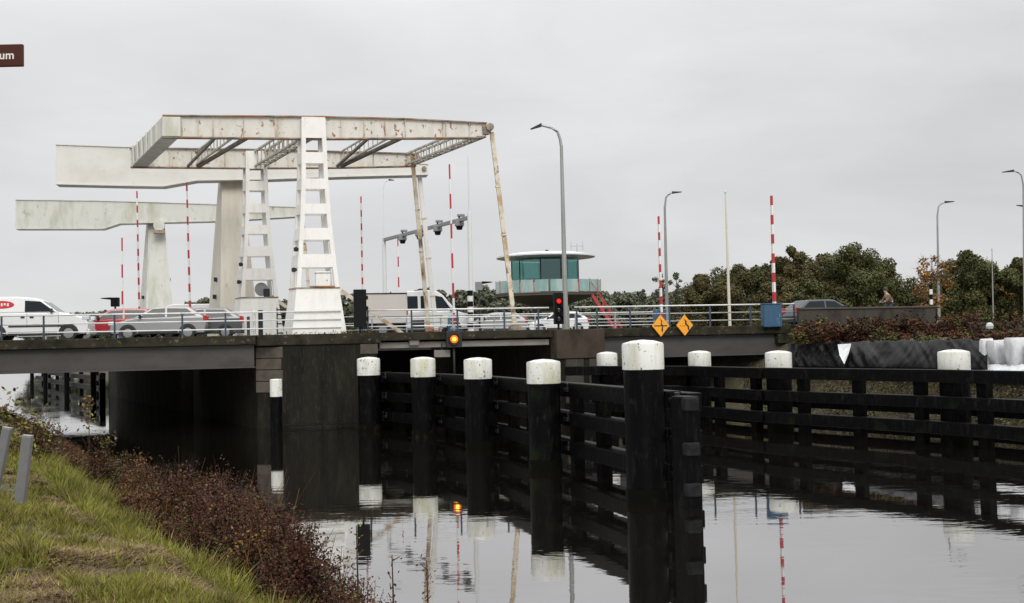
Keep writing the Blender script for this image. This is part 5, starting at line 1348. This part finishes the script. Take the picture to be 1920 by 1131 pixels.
for i, (px, py) in enumerate(((1300, 535), (1345, 508), (1405, 505), (1455, 490), (1512, 480), (1570, 482), (1630, 478), (1685, 515), (1790, 500), (1845, 492), (1890, 500), (1940, 490))):
    Db = 148 + 3 * (i % 3); H_ = th(px, py, Db); p = PD(px, 600, Db); sc = H_ / 10
    if i < 2: T = rowa[i]; T.location = (p.x, p.y, 3.1); T.scale = (sc, sc, sc)
    else: T = copy_thing(rowa[i % 2], (p.x, p.y, 3.1), random.uniform(0, 6.28), rowa[0]['label'], GB, (sc, sc, sc))
# distant trees behind the bridges: copies of three
GD = "distant trees beyond the fields"
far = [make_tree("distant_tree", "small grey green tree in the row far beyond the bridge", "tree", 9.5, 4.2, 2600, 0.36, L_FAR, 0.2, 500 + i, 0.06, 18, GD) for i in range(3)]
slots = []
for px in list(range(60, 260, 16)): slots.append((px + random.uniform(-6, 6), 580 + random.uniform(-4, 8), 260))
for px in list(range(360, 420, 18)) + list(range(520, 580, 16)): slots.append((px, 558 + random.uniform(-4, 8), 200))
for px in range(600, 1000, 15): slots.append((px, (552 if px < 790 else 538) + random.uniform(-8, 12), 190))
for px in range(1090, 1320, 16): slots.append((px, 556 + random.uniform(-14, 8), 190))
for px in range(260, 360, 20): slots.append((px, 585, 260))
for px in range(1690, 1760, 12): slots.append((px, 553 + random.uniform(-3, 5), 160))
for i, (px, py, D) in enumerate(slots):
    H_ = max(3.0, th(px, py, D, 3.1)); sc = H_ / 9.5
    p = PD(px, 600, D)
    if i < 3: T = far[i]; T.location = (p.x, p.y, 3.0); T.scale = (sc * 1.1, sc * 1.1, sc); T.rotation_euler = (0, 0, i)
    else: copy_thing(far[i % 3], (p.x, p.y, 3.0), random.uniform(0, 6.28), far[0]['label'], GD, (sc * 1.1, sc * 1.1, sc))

# hedge/brush on the right bank
def brush(name, label, cat, fn, n, size, mats, probs, kind='stuff', flat=0.0, parent=None):
    r = fn(n)
    if isinstance(r, tuple): P, idx = r
    else: P = r; idx = rng.choice(len(mats), len(P), p=probs)
    V = leaf_quads(P, size, flat)
    o = quads(name, V, mats, idx, parent)
    if parent is None:
        o['label'] = label; o['category'] = cat; o['kind'] = kind
    return o
def clumps(centres, per, probs, main=0.72):
    """centres: (base xyz, height, radius). Stems fan out of each base; leaves sit along them in tufts."""
    PP, II = [], []
    for (bx_, by_, bz_), h_, r_ in centres:
        k = max(12, int(per * (0.4 + r_ * h_ * 2.2)))
        m0 = rng.choice(len(probs), p=probs)
        ns = max(4, int(7 + 10 * r_))
        ang = rng.uniform(0, 6.283, ns); out = r_ * rng.uniform(0.1, 1.0, ns); hh = h_ * rng.uniform(0.55, 1.08, ns) * (1 - 0.35 * (out / r_) ** 2)
        si = rng.integers(0, ns, k); f = rng.uniform(0.05, 1, k) ** 0.75
        tw = rng.normal(0, 0.045 + 0.05 * r_, (k, 3)) * (0.5 + 0.8 * np.sin(np.pi * np.clip(f, 0, 1)))[:, None]
        P = np.stack([bx_ + np.cos(ang[si]) * out[si] * f ** 1.3, by_ + np.sin(ang[si]) * out[si] * f ** 1.3, bz_ + hh[si] * f], 1) + tw
        P[:, 2] = np.maximum(P[:, 2], bz_ - 0.02)
        I = np.where(rng.uniform(0, 1, k) < main, m0, rng.choice(len(probs), k, p=probs))
        PP.append(P); II.append(I)
    return np.concatenate(PP), np.concatenate(II)
def fn_right(n):
    cs = []
    for i in range(n):
        px = rng.uniform(1492, 1990); u = rng.uniform(34.6, 39.5); d = ray(px, 610); k = u / (d.x * N.x + d.y * N.y); q = CAMP + d * k
        cl_ = 0.5 + 0.7 * mnoise.noise(Vector((q.x * 0.4, q.y * 0.4, 2.0)))
        h_ = 0.18 + 0.75 * max(0.05, cl_) * min(1, (u - 34.3) / 2.4)
        if px > 1745: h_ = h_ * 0.7 + (0.9 if u > 38 and rng.uniform() < 0.7 else 0.0)
        cs.append(((q.x, q.y, 3.0), h_, rng.uniform(0.25, 0.55)))
    return clumps(cs, 110, [0.26, 0.22, 0.10, 0.30, 0.12])
brush("bank_brush", "brown and green brush covering the right bank between sheet and road", "brush", fn_right, 240, 0.06, L_BRUSH, None)
def fn_right3(n):
    cs = []
    for i in range(n):
        px = rng.uniform(1492, 1800); q = PT(px, 600, rng.uniform(-4.2, -1.0)); b_ = 0.9 + 0.6 * mnoise.noise(Vector((q.x * 0.4, q.y * 0.4, 22.0)))
        cs.append(((q.x, q.y, 3.0), 1.32 * min(1.0, max(0.25, b_)) * rng.uniform(0.45, 1.05), rng.uniform(0.25, 0.6)))
    return clumps(cs, 130, [0.36, 0.30, 0.14, 0.12, 0.08])
brush("bank_brush", "tall reddish brown brush hiding the foot of the roadside parapet", "brush", fn_right3, 150, 0.06, L_BRUSH, None)
def fn_right2(n):
    px = rng.uniform(1395, 2000, n); P = np.zeros((n, 3))
    for i in range(n):
        u = rng.uniform(31.7, 33.2); d = ray(px[i], 720); k = u / (d.x * N.x + d.y * N.y); q = CAMP + d * k
        gz = ground_z(u); h_ = 0.45 * max(0.15, 0.6 + mnoise.noise(Vector((q.x * 0.9, q.y * 0.9, 9))))
        P[i] = (q.x, q.y, gz + h_ * rng.uniform(0, 1))
    return P
brush("reed_fringe", "olive weeds along the waterline behind the right fender", "weeds", fn_right2, 14000, 0.045, [leafmat("dull_reed", (0.065, 0.06, 0.027)), leafmat("brown_reed", (0.06, 0.042, 0.024)), leafmat("dark_reed", (0.04, 0.042, 0.018)), leafmat("straw_reed", (0.13, 0.11, 0.055))], [0.34, 0.26, 0.26, 0.14])

# ------------------------------------------------------------------ left bank vegetation
def uvz(u, v):
    return ground_z(u) + rough(u, v)
def brush_top(u, v):
    cl_ = mnoise.noise(Vector((u * 0.55, v * 0.42, 11))); fine = mnoise.noise(Vector((u * 1.8, v * 1.6, 3)))
    h_ = max(0.12, 0.80 + 0.95 * cl_ + 0.45 * fine)
    env = min(1, max(0, u - u_in(v) + 0.15) / 0.6)
    top = ground_z(u) + h_ * env * 1.1
    cap_ = 1.80 if u < 3.7 else 1.80 - (u - 3.7) * 0.6
    if v < 12: cap_ -= (12 - v) * (0.30 + 0.30 * min(1, max(0, (u - 3.0) / 0.7)))
    if v > 17: cap_ -= min(1.0, (v - 17) * 0.085)
    return min(top, cap_ + 0.22 * fine)
def u_in(v): return 2.25 + (0.75 * max(0, (13.5 - v)) / 4.0 if v < 13.5 else 0)
def fn_left(n):
    cs, cg = [], []
    while len(cs) < n:
        v = rng.uniform(0, 1) ** 1.7 * 50 + 8.0; u = rng.uniform(2.2, 4.75)
        if u < u_in(v): continue
        top = brush_top(u, v); gz = uvz(u, v); h_ = top - gz
        if h_ < 0.07: continue
        q = UV(u, v, gz - 0.03)
        gap = mnoise.noise(Vector((u * 0.85, v * 0.6, 55))) + 0.4 * mnoise.noise(Vector((u * 2.2, v * 1.8, 66)))
        it = ((q.x, q.y, q.z), h_ * rng.uniform(0.7, 1.15), min(0.42, 0.14 + 0.25 * h_) * rng.uniform(0.7, 1.2))
        if gap < -0.16:
            if rng.uniform() < 0.55: cg.append((it[0], it[1] * 0.42, it[2]))
            if rng.uniform() < 0.75: continue
        cs.append(it)
    P1, I1 = clumps(cs, 210, [0.40, 0.32, 0.13, 0.07, 0.08], 0.8)
    P2, I2 = clumps(cg, 150, [0.10, 0.18, 0.02, 0.50, 0.20], 0.7)
    return np.concatenate([P1, P2]), np.concatenate([I1, I2])
brush("bank_brush", "rust brown weeds and brambles along the near water's edge", "brush", fn_left, 1350, 0.019, L_BRUSH, None)
# stems inside the brush
st_v = []
for k in range(1300):
    v = rng.uniform(0, 1) ** 1.6 * 40 + 8.5; u = rng.uniform(2.4, 4.6)
    if u < u_in(v): continue
    q = UV(u, v, uvz(u, v) - 0.05); h_ = max(0.1, (brush_top(u, v) - q.z) * rng.uniform(0.7, 1.2))
    d = np.array([rng.normal(0, 0.28), rng.normal(0, 0.28), 1.0]) * h_; w_ = 0.006
    p0 = np.array(q); p1 = p0 + d
    st_v.append([p0 + [-w_, 0, 0], p0 + [w_, 0, 0], p1 + [w_ * .4, 0, 0], p1 + [-w_ * .4, 0, 0]])
    st_v.append([p0 + [0, -w_, 0], p0 + [0, w_, 0], p1 + [0, w_ * .4, 0], p1 + [0, -w_ * .4, 0]])
so_ = quads("dry_stems", np.array(st_v), [L_BRUSH[0], L_BRUSH[4], L_BRUSH[1]], rng.integers(0, 3, len(st_v)))
so_['label'] = "thin dry stems rising through the brown weeds on the near bank"; so_['category'] = "stems"; so_['kind'] = 'stuff'
# individual plants that stand out
def plant(label, px, py, D, h_, mats, n, spread, size, wig=0.06):
    top = PD(px, py, D); u = top.x * N.x + top.y * N.y; v = top.x * C.x + top.y * C.y
    base = Vector((top.x - wig, top.y, min(uvz(u, v), top.z - 0.3)))
    t_ = thing("wild_plant", label, "plant", base)
    b = MB(); pts = [base, base.lerp(top, 0.5) + Vector((wig * 0.6, 0, 0)), top]; b.tube(pts, [0.012, 0.009, 0.004], 5)
    P = []
    for k in range(n):
        f_ = rng.uniform(0.3, 1.0) if h_ == 0 else rng.uniform(1 - h_, 1.0)
        c = base.lerp(top, f_); P.append([c.x + rng.normal(0, spread), c.y + rng.normal(0, spread), c.z + rng.normal(0, spread * 0.6)])
    for k in range(7):
        c = base.lerp(top, rng.uniform(0.4, 0.95)); b.tube([c, c + Vector((rng.normal(0, spread), rng.normal(0, spread), spread * 1.2))], [0.005, 0.003], 4)
    b.build("stem", L_BRUSH[0], t_)
    P = np.array(P) - np.array(base)
    quads("foliage", leaf_quads(P, size), mats, rng.integers(0, len(mats), len(P)), t_)
    return t_
YG = [L_BRUSH[4], L_GRASS[0], L_BRUSH[0]]
plant("tall sprig with yellow green top in front of the bright water", 166, 742, 20, 0.35, YG, 90, 0.07, 0.035)
plant("leafy green plant rising at the left edge over the stakes", 12, 760, 21, 0.6, [L_DARK[1], L_GRASS[1], L_BRUSH[0]], 380, 0.26, 0.045)
plant("yellow green bushy plant right of the leaning stake", 75, 795, 18, 0.6, [L_DARK[1], L_GRASS[0], L_BRUSH[0]], 260, 0.16, 0.035)
plant("pale green willow twig standing before the white reflections", 668, 985, 9.4, 0.8, YG, 70, 0.05, 0.016)
plant("thin bare reddish twig at the bottom right of the near bank", 735, 1040, 9.0, 0.8, [L_BRUSH[0], L_BRUSH[2]], 36, 0.035, 0.014)
plant("twig with curled dead leaves by the water at the bottom edge", 800, 1050, 8.8, 0.7, [L_BRUSH[0], L_BRUSH[4]], 44, 0.04, 0.016)
def bush(label, px, py, D, r_, probs):
    top = PD(px, py, D); u = top.x * N.x + top.y * N.y; v = top.x * C.x + top.y * C.y
    gz = uvz(u, v) - 0.03; base = Vector((top.x, top.y, gz))
    t_ = thing("wild_bush", label, "bush", base)
    h_ = top.z - gz
    P, I = clumps([((rng.normal(0, 0.1), rng.normal(0, 0.1), 0.0), h_ * f_, r_) for f_ in (1.0, 0.9, 0.75, 0.85)], 800, probs, 0.7)
    quads("foliage", leaf_quads(P, 0.019), L_BRUSH, I, t_)
    for k in range(9):
        a_ = rng.uniform(0, 6.28); MB().tube([base, base + Vector((math.cos(a_) * r_ * 0.3, math.sin(a_) * r_ * 0.3, h_ * 0.6)), base + Vector((math.cos(a_) * r_ * 0.7, math.sin(a_) * r_ * 0.7, h_ * rng.uniform(0.85, 1.0)))], [0.009, 0.006, 0.002], 4).build("stem", L_BRUSH[1], t_)
PR = [0.42, 0.30, 0.12, 0.04, 0.12]
bush("rust brown bush standing tallest at the right end of the near brush", 500, 915, 11.6, 0.34, PR)
bush("rust brown bush at the very right end of the near brush, over the water", 575, 955, 11.0, 0.32, PR)
bush("dark brown bush over the pier's dark reflection", 425, 872, 13.5, 0.34, [0.25, 0.5, 0.15, 0.03, 0.07])
bush("dark brown bush just left of the one over the pier's reflection", 335, 850, 15.5, 0.4, [0.3, 0.45, 0.15, 0.05, 0.05])
bush("ochre tinged bush below the tall sprig", 185, 805, 18.5, 0.4, [0.35, 0.2, 0.1, 0.1, 0.25])
bush("dark bush with green leaves behind the leaning stakes", 60, 775, 20.0, 0.5, [0.25, 0.3, 0.15, 0.25, 0.05])
# grass
def grass():
    n = 290000; V = np.zeros((n, 3, 3)); I = np.zeros(n, int); i = 0
    while i < n:
        v = rng.uniform(0, 1) ** 1.5 * 22 + 6.0; u = rng.uniform(-3.2, 3.3)
        q = UV(u, v, 0)
        if q.y < 4.5 or abs(q.x / q.y) > 0.56: continue
        ui = u_in(v)
        if u > ui + 0.35: continue
        edge = u > ui - 0.55
        dn = mnoise.noise(Vector((u * 0.75, v * 0.45, 21))) + 0.55 * mnoise.noise(Vector((u * 2.2, v * 1.5, 5))) + 0.3 * mnoise.noise(Vector((u * 6, v * 5, 8)))
        tuft = mnoise.noise(Vector((u * 4.0, v * 3.2, 40)))
        dry = dn > (0.02 if not edge else 0.55)
        z = uvz(u, v) - 0.008; a_ = rng.uniform(0, 6.28); w_ = 0.0035 + 0.00035 * q.y
        if dry and rng.uniform() < 0.80:
            I[i] = rng.choice([2, 3, 3, 3]); L_ = rng.uniform(0.05, 0.2)
            lean = np.array([math.cos(a_ + 1.6), math.sin(a_ + 1.6)]) * L_; h_ = rng.uniform(0.0, 0.045)
            w_ *= 1.3
        else:
            I[i] = rng.choice([0, 0, 1, 1, 2] if not edge else [0, 0, 0, 1, 2])
            h_ = 0.065 * rng.uniform(0.4, 1.5) * (1.9 if tuft > 0.28 else 1.0) * (1.7 if edge else 1.0)
            if dry: h_ *= 0.7
            lean = rng.normal(0, 0.5, 2) * h_
        V[i] = [(q.x - w_ * math.cos(a_), q.y - w_ * math.sin(a_), z), (q.x + w_ * math.cos(a_), q.y + w_ * math.sin(a_), z), (q.x + lean[0], q.y + lean[1], z + h_)]
        i += 1
    o = quads("grass", V, L_GRASS, I); o['label'] = "green and dry mown grass on the near bank"; o['category'] = "grass"; o['kind'] = 'stuff'
grass()
# small weeds on the deck edge of the pier
def fn_deck(n):
    P = np.zeros((n, 3))
    for i in range(n):
        s = rng.choice([rng.uniform(0.9, 2.3), rng.uniform(-2.4, 1.5), rng.uniform(-14, -2.6)], p=[0.6, 0.25, 0.15]); q = BP(s, rng.uniform(-0.15, 0.1), DECK + abs(rng.normal(0, 0.06)))
        P[i] = q
    return P
brush("deck_weeds", "small moss and weeds growing on the deck edge", "weeds", fn_deck, 500, 0.035, [L_BRUSH[3], L_GRASS[1], L_BRUSH[0]], [0.4, 0.3, 0.3])
